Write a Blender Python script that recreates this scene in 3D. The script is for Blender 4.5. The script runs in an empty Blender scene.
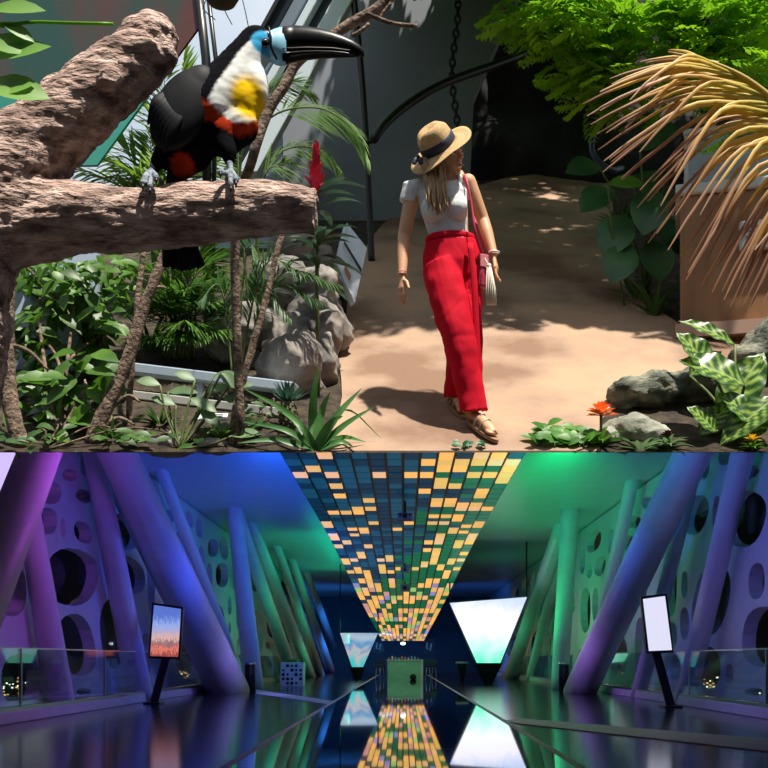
import bpy, math, random
from mathutils import Vector, Matrix, noise
from mathutils.geometry import tessellate_polygon
random.seed(7)
sc = bpy.context.scene
COL = sc.collection
F = 1100.0            # focal length in pixels of the 768 px frame
VX, VY = 403.0, 660.0 # where level lines meet in the frame
V = Vector
R = math.radians

def W(px, py, d):
    return V(((px - VX) * d / F, d, (VY - py) * d / F))
SL = 0.691
def gz(d): return SL * d - 2.970
def G(px, py):
    d = 3267.0 / (py + 100.0)
    return W(px, py, d)
def GX(x, d, h=0.0): return V((x, d, gz(d) + h))

# ---------------------------------------------------------------- materials
MATS = {}
def mat(name, c1, c2=None, scale=6.0, rough=0.6, bump=0.0, metal=0.0, transl=0.0, spec=0.5,
        emis=0.0, ecol=None, detail=5.0, lo=0.35, hi=0.65, bscale=None, coat=0.0, stretch=None, alpha=None, vcol=False, c3=None, sheen=0.0):
    if name in MATS: return MATS[name]
    m = bpy.data.materials.new(name); m.use_nodes = True
    nt = m.node_tree; n = nt.nodes; l = nt.links
    b = n['Principled BSDF']; out = n['Material Output']
    b.inputs['Roughness'].default_value = rough
    b.inputs['Metallic'].default_value = metal
    b.inputs['Specular IOR Level'].default_value = spec
    b.inputs['Coat Weight'].default_value = coat
    c1 = tuple(c1) + (1,)
    b.inputs['Base Color'].default_value = c1
    src = None
    if c2 is not None or bump:
        tc = n.new('ShaderNodeTexCoord'); mp = n.new('ShaderNodeMapping')
        l.new(tc.outputs['Object'], mp.inputs['Vector'])
        if stretch: mp.inputs['Scale'].default_value = stretch
        nz = n.new('ShaderNodeTexNoise'); nz.inputs['Scale'].default_value = scale; nz.inputs['Detail'].default_value = detail
        l.new(mp.outputs['Vector'], nz.inputs['Vector'])
        if c2 is not None:
            cr = n.new('ShaderNodeValToRGB')
            cr.color_ramp.elements[0].position = lo; cr.color_ramp.elements[1].position = hi
            cr.color_ramp.elements[0].color = c1; cr.color_ramp.elements[1].color = tuple(c2) + (1,)
            if c3 is not None:
                e = cr.color_ramp.elements.new((lo + hi) / 2); e.color = tuple(c3) + (1,)
            l.new(nz.outputs['Fac'], cr.inputs['Fac']); src = cr.outputs['Color']
            l.new(src, b.inputs['Base Color'])
        if bump:
            nb = nz
            if bscale:
                nb = n.new('ShaderNodeTexNoise'); nb.inputs['Scale'].default_value = bscale; nb.inputs['Detail'].default_value = 6
                l.new(mp.outputs['Vector'], nb.inputs['Vector'])
            bp = n.new('ShaderNodeBump'); bp.inputs['Strength'].default_value = bump; bp.inputs['Distance'].default_value = 0.02
            l.new(nb.outputs['Fac'], bp.inputs['Height']); l.new(bp.outputs['Normal'], b.inputs['Normal'])
    if vcol:
        at = n.new('ShaderNodeAttribute'); at.attribute_name = 'Col'
        l.new(at.outputs['Color'], b.inputs['Base Color']); src = at.outputs['Color']
    if transl > 0:
        tr = n.new('ShaderNodeBsdfTranslucent'); mx = n.new('ShaderNodeMixShader'); mx.inputs[0].default_value = transl
        if src is not None: l.new(src, tr.inputs['Color'])
        else: tr.inputs['Color'].default_value = c1
        l.new(b.outputs[0], mx.inputs[1]); l.new(tr.outputs[0], mx.inputs[2]); l.new(mx.outputs[0], out.inputs[0])
    if emis > 0:
        b.inputs['Emission Color'].default_value = tuple(ecol or c1[:3]) + (1,)
        b.inputs['Emission Strength'].default_value = emis
    MATS[name] = m
    return m

def glass_mat(name, tint=(0.8, 0.95, 0.95), refl=0.10, rough=0.02, ior=1.45):
    m = bpy.data.materials.new(name); m.use_nodes = True
    nt = m.node_tree; n = nt.nodes; l = nt.links; n.clear()
    out = n.new('ShaderNodeOutputMaterial'); t = n.new('ShaderNodeBsdfTransparent'); g = n.new('ShaderNodeBsdfGlossy')
    lw_ = n.new('ShaderNodeLayerWeight'); lw_.inputs['Blend'].default_value = .5; fr = n.new('ShaderNodeMath'); fr.operation = 'POWER'; fr.inputs[1].default_value = 6 if ior < 1.3 else 4; l.new(lw_.outputs['Facing'], fr.inputs[0])
    ad = n.new('ShaderNodeMath'); ad.operation = 'ADD'; ad.inputs[1].default_value = refl
    mx = n.new('ShaderNodeMixShader')
    t.inputs['Color'].default_value = tint + (1,); g.inputs['Roughness'].default_value = rough
    l.new(fr.outputs[0], ad.inputs[0]); l.new(ad.outputs[0], mx.inputs[0]); l.new(t.outputs[0], mx.inputs[1]); l.new(g.outputs[0], mx.inputs[2])
    l.new(mx.outputs[0], out.inputs[0]); MATS[name] = m
    return m

# ---------------------------------------------------------------- mesh builder
class MB:
    def __init__(s): s.v = []; s.f = []; s.m = []
    def add(s, vs, fs, mi=0):
        k = len(s.v); s.v += [V(p) for p in vs]
        for f in fs: s.f.append(tuple(i + k for i in f)); s.m.append(mi)
    def tube(s, pts, rad, n=10, mi=0, cap=True, flat=1.0, ref=None):
        pts = [V(p) for p in pts]
        if not isinstance(rad, (list, tuple)): rad = [rad] * len(pts)
        vs = []; fs = []
        t0 = (pts[1] - pts[0]).normalized()
        u = (ref or (V((0, 0, 1)) if abs(t0.z) < .9 else V((1, 0, 0))))
        for i, p in enumerate(pts):
            a = pts[max(i - 1, 0)]; b = pts[min(i + 1, len(pts) - 1)]
            t = (b - a)
            if t.length < 1e-9: t = t0
            t = t.normalized()
            u = (u - t * u.dot(t)).normalized(); w = t.cross(u)
            for k in range(n):
                a_ = 2 * math.pi * k / n
                vs.append(p + (u * math.cos(a_) * flat + w * math.sin(a_)) * rad[i])
        for i in range(len(pts) - 1):
            for k in range(n):
                k2 = (k + 1) % n
                fs.append((i * n + k, i * n + k2, (i + 1) * n + k2, (i + 1) * n + k))
        if cap:
            fs.append(tuple(range(n - 1, -1, -1))); fs.append(tuple((len(pts) - 1) * n + k for k in range(n)))
        s.add(vs, fs, mi)
    def box(s, c, size, rot=None, mi=0):
        c = V(c); hx, hy, hz = [q / 2 for q in size]
        vs = [V((x, y, z)) for x in (-hx, hx) for y in (-hy, hy) for z in (-hz, hz)]
        if rot is not None: vs = [rot @ v for v in vs]
        s.add([c + v for v in vs], [(0, 1, 3, 2), (4, 6, 7, 5), (0, 4, 5, 1), (2, 3, 7, 6), (0, 2, 6, 4), (1, 5, 7, 3)], mi)
    def beam(s, a, b, w, h, up=(0, 0, 1), mi=0):
        a = V(a); b = V(b); t = (b - a).normalized(); r = t.cross(V(up)).normalized(); u = r.cross(t)
        rot = Matrix((r, t, u)).transposed()
        s.box((a + b) / 2, (w, (b - a).length, h), rot, mi)
    def ellip(s, c, rad, rot=None, n=14, m=9, mi=0):
        vs = []; fs = []
        if not isinstance(rad, (tuple, list)): rad = (rad,) * 3
        for i in range(m + 1):
            th = math.pi * i / m
            for k in range(n):
                ph = 2 * math.pi * k / n
                q = V((rad[0] * math.sin(th) * math.cos(ph), rad[1] * math.sin(th) * math.sin(ph), rad[2] * math.cos(th)))
                if rot is not None: q = rot @ q
                vs.append(V(c) + q)
        for i in range(m):
            for k in range(n):
                k2 = (k + 1) % n
                fs.append((i * n + k, (i + 1) * n + k, (i + 1) * n + k2, i * n + k2))
        s.add(vs, fs, mi)
    def lathe(s, prof, c, n=24, mi=0, rot=None):
        vs = []; fs = []
        for r, z in prof:
            for k in range(n):
                a = 2 * math.pi * k / n; q = V((r * math.cos(a), r * math.sin(a), z))
                if rot is not None: q = rot @ q
                vs.append(V(c) + q)
        for i in range(len(prof) - 1):
            for k in range(n):
                k2 = (k + 1) % n
                fs.append((i * n + k, i * n + k2, (i + 1) * n + k2, (i + 1) * n + k))
        fs.append(tuple(range(n - 1, -1, -1))); fs.append(tuple((len(prof) - 1) * n + k for k in range(n)))
        s.add(vs, fs, mi)
    def prism(s, pts, off, mi=0):
        """closed polygon pts pushed by vector off"""
        n = len(pts); off = V(off); pts = [V(p) for p in pts]
        s.add(pts + [p + off for p in pts], [tuple(range(n))] + [tuple(range(2 * n - 1, n - 1, -1))] +
              [(i, i + n, (i + 1) % n + n, (i + 1) % n) for i in range(n)], mi)
    def leaf(s, base, d, up, L, wd, bend=0.3, n=4, fold=0.15, peak=0.4, mi=0, tip=0.0):
        """a curved, folded leaf blade"""
        base = V(base); d = V(d).normalized(); up = V(up)
        r = d.cross(up)
        if r.length < 1e-4: r = d.cross(V((1, 0, 0)))
        r.normalize(); u = r.cross(d).normalized()
        vs = []; fs = []; p = base.copy(); ang = 0.0
        for i in range(n + 1):
            t = i / n
            if peak is None: w = wd * (1 - t * .9)
            else:
                w = wd * (math.sin(math.pi * min(1, t ** (math.log(.5) / math.log(peak)))) ** 0.8 + tip * (1 - t)) if 0 < t < 1 else wd * (0.08 if t == 0 else 0.02)
            ang = bend * t
            dd = d * math.cos(ang) - u * math.sin(ang); uu = u * math.cos(ang) + d * math.sin(ang)
            if i: p = p + dd * (L / n)
            vs += [p - r * w / 2 + uu * fold * w, p, p + r * w / 2 + uu * fold * w]
        for i in range(n):
            a = i * 3; b = a + 3
            fs += [(a, a + 1, b + 1, b), (a + 1, a + 2, b + 2, b + 1)]
        s.add(vs, fs, mi)
    def mesh(s, name, mats, origin=V((0, 0, 0)), smooth=True):
        me = bpy.data.meshes.new(name)
        me.from_pydata([tuple(p - origin) for p in s.v], [], s.f); me.validate(clean_customdata=False)
        for m in (mats if isinstance(mats, (list, tuple)) else [mats]): me.materials.append(m)
        if len(me.polygons) == len(s.m): me.polygons.foreach_set('material_index', s.m)
        me.polygons.foreach_set('use_smooth', [smooth] * len(me.polygons))
        me.update(); return me
    def build(s, name, mats, parent=None, smooth=True, label=None, cat=None, group=None, kind=None, origin=None):
        if parent is not None: org = worldloc(parent)
        elif origin is not None: org = V(origin)
        else:
            xs = [p.x for p in s.v]; ys = [p.y for p in s.v]; zs = [p.z for p in s.v]
            org = V(((min(xs) + max(xs)) / 2, (min(ys) + max(ys)) / 2, min(zs)))
        me = s.mesh(name, mats, org, smooth)
        o = bpy.data.objects.new(name, me); COL.objects.link(o)
        if parent is not None: o.parent = parent
        else: o.location = org
        tag(o, label, cat, group, kind); return o
def worldloc(o):
    p = V(o.location)
    while o.parent: o = o.parent; p += V(o.location)
    return p
def tag(o, label=None, cat=None, group=None, kind=None):
    if label: o['label'] = label
    if cat: o['category'] = cat
    if group: o['group'] = group
    if kind: o['kind'] = kind
def thing(name, label, cat, loc, group=None):
    o = bpy.data.objects.new(name, None); COL.objects.link(o); o.location = V(loc); o.empty_display_size = .1
    tag(o, label, cat, group); return o
def dup(root, loc=None, rotz=0, scale=1, label=None, group=None):
    def cp(o, par):
        c = o.copy(); COL.objects.link(c); c.parent = par
        for ch in [q for q in bpy.data.objects if q.parent == o]: cp(ch, c)
        return c
    r = cp(root, None)
    if loc is not None: r.location = V(loc)
    r.rotation_euler = (0, 0, rotz); r.scale = (scale,) * 3
    if label: r['label'] = label
    if group: r['group'] = group
    return r
def flatshade(o, ang=None):
    o.data.polygons.foreach_set('use_smooth', [False] * len(o.data.polygons))
def bevel(o, w=0.01, seg=2):
    m = o.modifiers.new('bevel', 'BEVEL'); m.width = w; m.segments = seg; m.limit_method = 'ANGLE'; return o
def fuse(mb, voxel, smooth=4, fac=0.5):
    """melt the builder's overlapping shapes into one continuous skin, returned as a builder"""
    me = mb.mesh('tmp', [], V((0, 0, 0))); o = bpy.data.objects.new('tmp', me); COL.objects.link(o)
    r = o.modifiers.new('r', 'REMESH'); r.mode = 'VOXEL'; r.voxel_size = voxel
    if smooth:
        s = o.modifiers.new('s', 'SMOOTH'); s.iterations = smooth; s.factor = fac
    dg = bpy.context.evaluated_depsgraph_get(); ev = o.evaluated_get(dg); e = ev.to_mesh()
    out = MB(); out.v = [V(v.co) for v in e.vertices]; out.f = [tuple(p.vertices) for p in e.polygons]; out.m = [0] * len(out.f)
    out.n = [V(v.normal) for v in e.vertices]
    ev.to_mesh_clear(); bpy.data.objects.remove(o); bpy.data.meshes.remove(me)
    return out
def paint(o, fn, off):
    """natural colouring of the thing itself, per point"""
    me = o.data; a = me.color_attributes.new('Col', 'FLOAT_COLOR', 'POINT')
    buf = []
    for v in me.vertices: buf += list(fn(v.co + off, v.normal)) + [1.0]
    a.data.foreach_set('color', buf)
def spline(pts, n=8):
    pts = [V(p) for p in pts]; out = []
    P = [pts[0] * 2 - pts[1]] + pts + [pts[-1] * 2 - pts[-2]]
    for i in range(1, len(P) - 2):
        for k in range(n):
            t = k / n; a, b, c, d = P[i - 1], P[i], P[i + 1], P[i + 2]
            out.append(0.5 * ((2 * b) + (c - a) * t + (2 * a - 5 * b + 4 * c - d) * t * t + (3 * b - a - 3 * c + d) * t ** 3))
    out.append(pts[-1]); return out
def lerp(a, b, t): return a + (b - a) * t
def rlist(rs, n=8):
    out = []
    for i in range(len(rs) - 1):
        for k in range(n): out.append(lerp(rs[i], rs[i + 1], k / n))
    out.append(rs[-1]); return out

# ---------------------------------------------------------------- camera and render look
cd = bpy.data.cameras.new('camera'); cam = bpy.data.objects.new('camera', cd); COL.objects.link(cam)
cam.location = (0, 0, 0); cam.rotation_euler = (math.pi / 2, 0, 0)
cd.sensor_width = 36; cd.lens = F / 768 * 36; cd.shift_x = (384 - VX) / 768; cd.shift_y = (VY - 384) / 768
cd.clip_start = 0.05; cd.clip_end = 400
sc.camera = cam
vs_ = sc.view_settings; sc.display_settings.display_device = 'sRGB'
vs_.view_transform = 'Standard'; vs_.look = 'None'; vs_.gamma = 1; vs_.exposure = 0; vs_.use_curve_mapping = False
sc.cycles.max_bounces = 10; sc.cycles.transparent_max_bounces = 24; sc.cycles.sample_clamp_indirect = 6
# ================================================================ THE HALL (lower place)
HX, FZ, CZ = 7.5, -1.1, 5.4
m_floor = mat('polished_black_floor', (0.012, 0.014, 0.018), (0.018, 0.02, 0.024), scale=3, rough=0.13, spec=0.35)
m_mirror = mat('dark_glass_floor', (0.008, 0.012, 0.014), rough=0.015, spec=1.0, coat=1.0)
m_line = mat('pale_floor_strip', (0.85, 0.78, 0.78), rough=0.5)
m_white = mat('white_painted_steel', (0.78, 0.78, 0.8), (0.72, 0.72, 0.75), scale=2, rough=0.42)
m_ceil = mat('hall_ceiling_paint', (0.6, 0.6, 0.62), (0.56, 0.56, 0.58), scale=1.5, rough=0.35)
m_blk = mat('black_powder_coat', (0.012, 0.012, 0.014), rough=0.35)
m_night = mat('night_black', (0.004, 0.004, 0.006), rough=0.9)
m_glass = glass_mat('railing_glass', (0.86, 0.95, 0.95), 0.015, ior=1.12)
m_wglass = glass_mat('window_glass', (0.9, 0.93, 0.96), 0.03, ior=1.2)
m_steel = mat('brushed_steel', (0.6, 0.6, 0.62), rough=0.3, metal=1.0)

def struct(mb, name, m, smooth=False): return mb.build(name, m, smooth=smooth, kind='structure')
b = MB(); b.box((0, 46, FZ - .1), (2 * HX + 8, 98, .2)); struct(b, 'floor', m_floor)
b = MB(); b.box((0, 53.6, CZ + .15), (2 * HX + 8, 82.6, .3)); struct(b, 'ceiling', m_ceil)
b = MB(); b.box((0, 94.6, 2.2), (2 * HX + 8, .3, 6.8)); struct(b, 'wall_far', mat('far_wall_paint', (0.05, 0.08, 0.13), rough=.5))
for s, nm in ((-1, 'wall_left'), (1, 'wall_right')):
    b = MB(); b.box((s * (HX + 3.6), 46, 2.2), (.3, 98, 6.8)); struct(b, nm, m_night)  # black boards added beyond the windows to stand in for night
b = MB(); b.box((0, -3, 2.2), (2 * HX + 7, .3, 6.8)); struct(b, 'sky_block_wall', m_night)  # unseen wall added behind the camera to keep sky light out
# central glass strip of the floor with its pale edges, and the pale diagonal strips
b = MB(); b.box((0, 44, FZ + .012), (3.5, 72, .024)); struct(b, 'trim_1', m_mirror)
for i, s in enumerate((-1, 1)):
    b = MB(); b.box((s * 1.79, 44, FZ + .014), (.09, 72, .028)); struct(b, 'trim_%d' % (2 + i), m_line)
def floorstrip(name, pts):
    b = MB(); b.prism([V((x, y, FZ + .004)) for x, y in pts], (0, 0, .012)); return struct(b, name, m_line)
def fl(px, py): d = -FZ * F / (py - VY); return ((px - VX) * d / F, d)
floorstrip('trim_4', [fl(768, 752), fl(768, 740), fl(520, 719), fl(500, 722)])
floorstrip('trim_5', [fl(256, 690), fl(256, 694), fl(330, 705), fl(336, 702)])
# windows: dark glass along both sides, behind the pierced panels
for i, s in enumerate((-1, 1)):
    b = MB(); b.box((s * (HX + .45), 54, 2.15), (.03, 78, 6.3)); struct(b, 'window_%d' % (i + 1), m_wglass)
# kerbs the railings stand on
for i, s in enumerate((-1, 1)):
    b = MB(); b.box((s * 7.0, 54, FZ + .11), (.55, 78, .22)); o = struct(b, 'baseboard_' + ('left', 'right')[i], m_white); bevel(o, .02)

# pierced white lattice panels
X_P = HX - .12
def wp(s, px, py):
    d = X_P * F / abs(px - VX); return (d, (VY - py) * d / F)
def ell(cx, cy, rx, ry, rot=0, n=20):
    out = []
    for k in range(n):
        a = 2 * math.pi * k / n; c, s_ = math.cos(a), math.sin(a)
        ex = 2.4
        c = math.copysign(abs(c) ** (2 / ex), c); s_ = math.copysign(abs(s_) ** (2 / ex), s_)
        x, y = rx * c, ry * s_
        out.append((cx + x * math.cos(rot) - y * math.sin(rot), cy + x * math.sin(rot) + y * math.cos(rot)))
    return out
LH = [(a_, b_, c_ * 1.04, d_ * 1.02, e_) for a_, b_, c_, d_, e_ in [(51, 493, 10, 11, .2), (46, 521, 11, 13, 0), (71, 577, 26, 28, .25), (77, 645, 17, 31, -.2), (91, 537, 17, 24, -.3), (84, 496, 8, 6, .5),
      (126, 531, 13, 19, -.3), (147, 594, 15, 36, -.2), (118, 634, 17, 36, -.1), (21, 680, 19, 26, 0), (12, 590, 14, 26, 0),
      (168, 517, 6, 7, 0), (181, 540, 7, 9, -.3), (189, 566, 6, 9, -.2), (187, 645, 13, 34, -.1), (213, 548, 5, 9, 0), (222, 575, 6, 12, 0), (216, 622, 8, 18, 0), (160, 655, 9, 24, 0), (228, 660, 4, 14, 0), (84, 692, 7, 4, 0), (70, 475, 7, 6, .3)]]
RH = [(a_, b_, c_ * 1.04, d_ * 1.02, e_) for a_, b_, c_, d_, e_ in [(745, 519, 19, 28, .3), (759, 570, 24, 26, 0), (764, 637, 21, 30, .1), (749, 473, 10, 6, -.5), (711, 600, 17, 36, .2), (696, 515, 11, 20, .3),
      (674, 572, 15, 34, .3), (704, 668, 16, 22, 0), (754, 692, 9, 4, 0), (648, 503, 6, 6, 0), (634, 522, 7, 6, 0), (627, 543, 7, 8, .2), (600, 566, 5, 10, .2),
      (655, 640, 15, 34, 0), (612, 600, 8, 20, .2), (618, 655, 9, 20, 0), (584, 600, 6, 20, .2), (590, 655, 6, 18, 0)]]
def inrange(d, lo, hi): return lo < d < hi
def panel(s, d0, d1, holes, label):
    outer = [(d0, -.87), (d1, -.87), (d1, 5.35), (d0, 5.35)]
    loops = [outer]; placed = []; elps = []
    for h in holes:
        pts = [wp(s, px, py) for px, py in ell(*h)]
        if min(p[0] for p in pts) < d0 + .12 or max(p[0] for p in pts) > d1 - .12: continue
        if min(p[1] for p in pts) < -.8 or max(p[1] for p in pts) > 5.25:
            pts = [(p[0], min(5.25, max(-.8, p[1]))) for p in pts]
        q = []
        for p in pts:
            if not q or (abs(p[0] - q[-1][0]) + abs(p[1] - q[-1][1])) > .01: q.append(p)
        cy_ = sum(p[0] for p in q) / len(q); cz_ = sum(p[1] for p in q) / len(q)
        ry_ = max(abs(p[0] - cy_) for p in q); rz_ = max(abs(p[1] - cz_) for p in q)
        if any(abs(cy_ - e_[0]) < (ry_ + e_[2]) * 1.03 and abs(cz_ - e_[1]) < (rz_ + e_[3]) * 1.03 and math.hypot((cy_ - e_[0]) / (ry_ + e_[2]), (cz_ - e_[1]) / (rz_ + e_[3])) < 1.03 for e_ in elps): continue
        elps.append((cy_, cz_, ry_, rz_)); loops.append(q); placed.append((min(p[0] for p in q), max(p[0] for p in q), min(p[1] for p in q), max(p[1] for p in q)))
    rr = random.Random(int(d0 * 10 + s))
    for t in range(4000):                                  # further openings where the traced ones leave room
        k = (d0 + d1) / 2 / 20
        a = rr.uniform(.35, 1.7) * k * .9 * (1 - .6 * t / 4000); c = rr.uniform(.45, 1.3) * (1 - .6 * t / 4000)
        x, z = rr.uniform(d0 + a + .3, d1 - a - .3) if d1 - d0 > 2 * a + .7 else -1, rr.uniform(-.7 + c, 5.15 - c)
        if x < 0: continue
        if any(x - a - .16 * k < q[1] and x + a + .16 * k > q[0] and z - c - .13 < q[3] and z + c + .13 > q[2] for q in placed): continue
        placed.append((x - a, x + a, z - c, z + c)); loops.append(ell(x, z, a, c, 0))
    X = s * X_P
    L3 = [[V((X, p[0], p[1])) for p in lp] for lp in loops]
    tris = tessellate_polygon([[V((p.y, p.z, 0)) for p in lp] for lp in L3])
    flat = [p for lp in L3 for p in lp]; n = len(flat); off = V((s * .3, 0, 0))
    b = MB(); vs = flat + [p + off for p in flat]
    fs = [tuple(t) for t in tris] + [tuple(i + n for i in reversed(t)) for t in tris]
    k = 0
    for lp in L3:
        m_ = len(lp)
        for i in range(m_): fs.append((k + i, k + (i + 1) % m_, k + (i + 1) % m_ + n, k + i + n))
        k += m_
    b.add(vs, fs)
    return b.build('pierced_wall_panel', m_white, smooth=False, label=label, cat='wall panel', group=None)
# bays of the lattice between 18 m and 94 m
def dpx(px): return X_P * F / abs(px - VX)
panel(-1, 19.0, dpx(158) , LH, 'white wall panel with large rounded openings nearest the camera on the left side')
panel(-1, dpx(158) + .05, dpx(234), LH, 'white pierced panel behind the left screen stand and leaning blue columns')
panel(-1, dpx(234) + .05, 93, [], 'long far white pierced panel behind the green-lit columns on the left')
panel(1, 19.0, dpx(660), RH, 'white wall panel with large rounded openings nearest the camera on the right side')
panel(1, dpx(660) + .05, dpx(577), RH, 'white pierced panel behind the thick leaning column on the right')
panel(1, dpx(577) + .05, 93, [], 'far pierced panel behind the green-lit columns on the right')

# leaning columns: (side, x plane, top px, bottom px, width px top, bottom)
def col_pt(X, px, py): d = X * F / abs(px - VX); return V((math.copysign(X, px - VX), d, (VY - py) * d / F))
def column(X, top, bot, wt, wb, label, ext=0.0, X2=None):
    a = col_pt(X2 or X, *top); c = col_pt(X, *bot)
    if c.z > FZ - .02 or True:
        t = (FZ - .02 - a.z) / (c.z - a.z); c2 = a + (c - a) * t
    ra = wt * a.y / F / 2; rc = wb * c.y / F / 2
    up = a + (a - c) * ext
    ext = 2.0; up = a + (a - c) * ext
    if up.z > CZ + .25: up = c + (a - c) * ((CZ + .25 - c.z) / (a.z - c.z))
    if up.y < 13: up = c + (a - c) * ((13 - c.y) / (a.y - c.y))
    b = MB(); n = 12
    pts = [c2.lerp(up, i / n) for i in range(n + 1)]; rad = [lerp(rc, ra, i / n) for i in range(n + 1)]
    b.tube(pts, rad, n=28)
    return b.build('leaning_column', m_white, label=label, cat='column')
cols = [
 (6.0, (40, 452), (-32, 640), 40, 52, 'thick purple-lit column leaning at the left edge below the bird scene', .3),
 (7.05, (30, 520), (60, 702), 16, 30, 'slim white column crossing the first left panel beside the railing', .3),
 (6.95, (93, 452), (141, 700), 20, 26, 'slim blue-lit column rising behind the left screen stand', .2),
 (6.0, (117, 452), (228, 691), 31, 42, 'thickest blue and violet column leaning right of the left screen stand', .15),
 (6.9, (150, 560), (215, 690), 9, 15, 'narrow violet column standing behind the thick leaning blue column', .3),
 (6.9, (186, 535), (236, 668), 11, 13, 'thin teal column just beyond the thickest left column', .3),
 (6.0, (239, 548), (254, 691), 15, 20, 'nearly upright teal column beside the small black bin on the left', .1),
 (6.0, (254, 563), (296, 686), 11, 13, 'green column just behind the pale box planter on the left', .1),
 (6.0, (271, 574), (312, 684), 9, 13, 'second green leaning column beyond the pale box planter', .1),
 (6.0, (293, 594), (322, 682), 7, 10, 'third green leaning column beyond the pale box planter', .1),
 (6.0, (306, 600), (334, 681), 6, 9, 'fourth green leaning column beyond the pale box planter', .1),
 (6.0, (322, 615), (345, 679), 5, 8, 'last green column left of the small hanging screen', .1),
 (6.0, (693, 452), (580, 691), 34, 32, 'thickest violet and blue column leaning left of the right screen stand', .15),
 (6.95, (742, 456), (684, 705), 24, 20, 'flat-lit violet column rising behind the right screen stand', .1),
 (6.9, (672, 560), (640, 690), 13, 16, 'pale violet column in shadow between thick column and right screen stand', .3),
 (6.9, (625, 515), (590, 680), 13, 14, 'slim blue column just beyond the thickest right column', .2),
 (6.0, (568, 545), (559, 691), 18, 17, 'nearly upright grey-green column beside the right black bin', .1),
 (6.4, (552, 556), (509, 682), 15, 15, 'bright green column leaning next to the large white screen', .1),
 (6.9, (556, 575), (530, 684), 9, 12, 'second green column between bright green and upright grey-green columns', .1),
 (6.2, (462, 620), (446, 677), 4, 5, 'thin teal column left of the large white screen', .1),
 (6.5, (470, 615), (452, 676), 4, 5, 'thin blue-green column touching the large white screen edge', .1),
]
for X, t, bt, wt, wb, lab, ext in cols: column(X, t, bt, wt, wb, lab, ext)

# glass railings, each bay with its panes and posts
def railing(s, ds, label):
    x = s * 6.78; z0 = FZ + .22
    r = thing('glass_railing', label, 'railing', (x, ds[0], z0))
    for i in range(len(ds) - 1):
        b = MB(); b.box((x, (ds[i] + ds[i + 1]) / 2, z0 + .56), (.03, ds[i + 1] - ds[i] - .08, 1.04)); b.build('glass_pane', m_glass, r, smooth=False)
    b = MB(); b.box((x, (ds[0] + ds[-1]) / 2, z0 + .03), (.1, ds[-1] - ds[0], .06)); b.build('base_rail', m_steel, r, smooth=False)
    b = MB(); b.box((x, (ds[0] + ds[-1]) / 2, z0 + 1.09), (.05, ds[-1] - ds[0], .025)); b.build('top_rail', m_steel, r, smooth=False)
    for d in ds[1:-1]:
        b = MB(); b.box((x, d, z0 + .55), (.05, .05, 1.06)); b.build('post', m_steel, r, smooth=False)
railing(-1, [16, 19.5, 25, 31, 38], 'clear glass railing on the left kerb between the first leaning columns')
railing(-1, [44, 50, 57, 66], 'distant glass railing on the left kerb beside the green columns')
railing(1, [16, 20.5, 26, 32, 39], 'clear glass railing on the right kerb behind the right screen stand')
railing(1, [44, 51, 60, 70], 'distant glass railing on the right kerb beyond the black bin')

# city lights outside the glass
m_city = mat('city_lamp_light', (1, .55, .2), emis=2.0, ecol=(1, .5, .16)); m_city2 = mat('city_lamp_white', (1, .9, .7), emis=3.5, ecol=(.9, .85, .6))
for s, nm in ((-1, 'left'), (1, 'right')):
    b = MB(); rr = random.Random(3 + s)
    for i in range(700):
        d = rr.uniform(24, 75); x = s * (HX + rr.uniform(.8, 3.3)); z = -1.0 + abs(rr.gauss(0, .28)); q = rr.uniform(.025, .05) * d / 32
        b.box((x, d, z), (q, q * 1.6, q), mi=int(rr.random() < .3))
    b.build('city_lights', [m_city, m_city2], smooth=False, kind='stuff', label='scattered amber city lights seen at night through the %s windows' % nm, cat='city lights')

# illuminated tile ceiling band: it hangs flat, then dips towards the far end
prof = [(14.0, 3.9, 2.33), (20, 3.9, 2.33), (35, 3.9, 2.36), (45, 3.75, 2.38), (56, 3.3, 2.33), (68, 2.65, 2.1), (80, 2.0, 1.85), (90, 1.56, 1.72)]
def pr(d):
    for i in range(len(prof) - 1):
        if prof[i][0] <= d <= prof[i + 1][0]:
            t = (d - prof[i][0]) / (prof[i + 1][0] - prof[i][0]); return [lerp(prof[i][j], prof[i + 1][j], t) for j in (1, 2)]
    return prof[-1][1:]
tb = thing('tile_light_ceiling', 'long hanging band of amber and teal light tiles over the dark mirrored floor', 'ceiling light', (0, 50, 3.3))
tiles = [mat('tile_amber', (.9, .6, .25), emis=1.0, ecol=(1.0, .48, .12)), mat('tile_gold', (.9, .7, .3), emis=.85, ecol=(.95, .52, .14)),
         mat('tile_pale', (.9, .7, .5), emis=.85, ecol=(1.0, .55, .25)),
         mat('tile_blue_glass', (.03, .10, .16), rough=.4, emis=.22, ecol=(.02, .25, .45)), mat('tile_green_glass', (.03, .2, .12), rough=.4, emis=.2, ecol=(.01, .5, .22)),
         mat('tile_dark_glass', (.02, .05, .09), rough=.4, emis=.14, ecol=(.01, .15, .35)),
         mat('tile_rose', (.6, .3, .3), emis=.8, ecol=(.75, .35, .30)), mat('tile_lime', (.4, .6, .2), emis=.7, ecol=(.45, .75, .22)), mat('tile_lilac', (.4, .3, .6), emis=.6, ecol=(.45, .4, .8))]
b = MB(); g = MB(); rr = random.Random(11); NC = 14; d = 14.0
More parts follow.
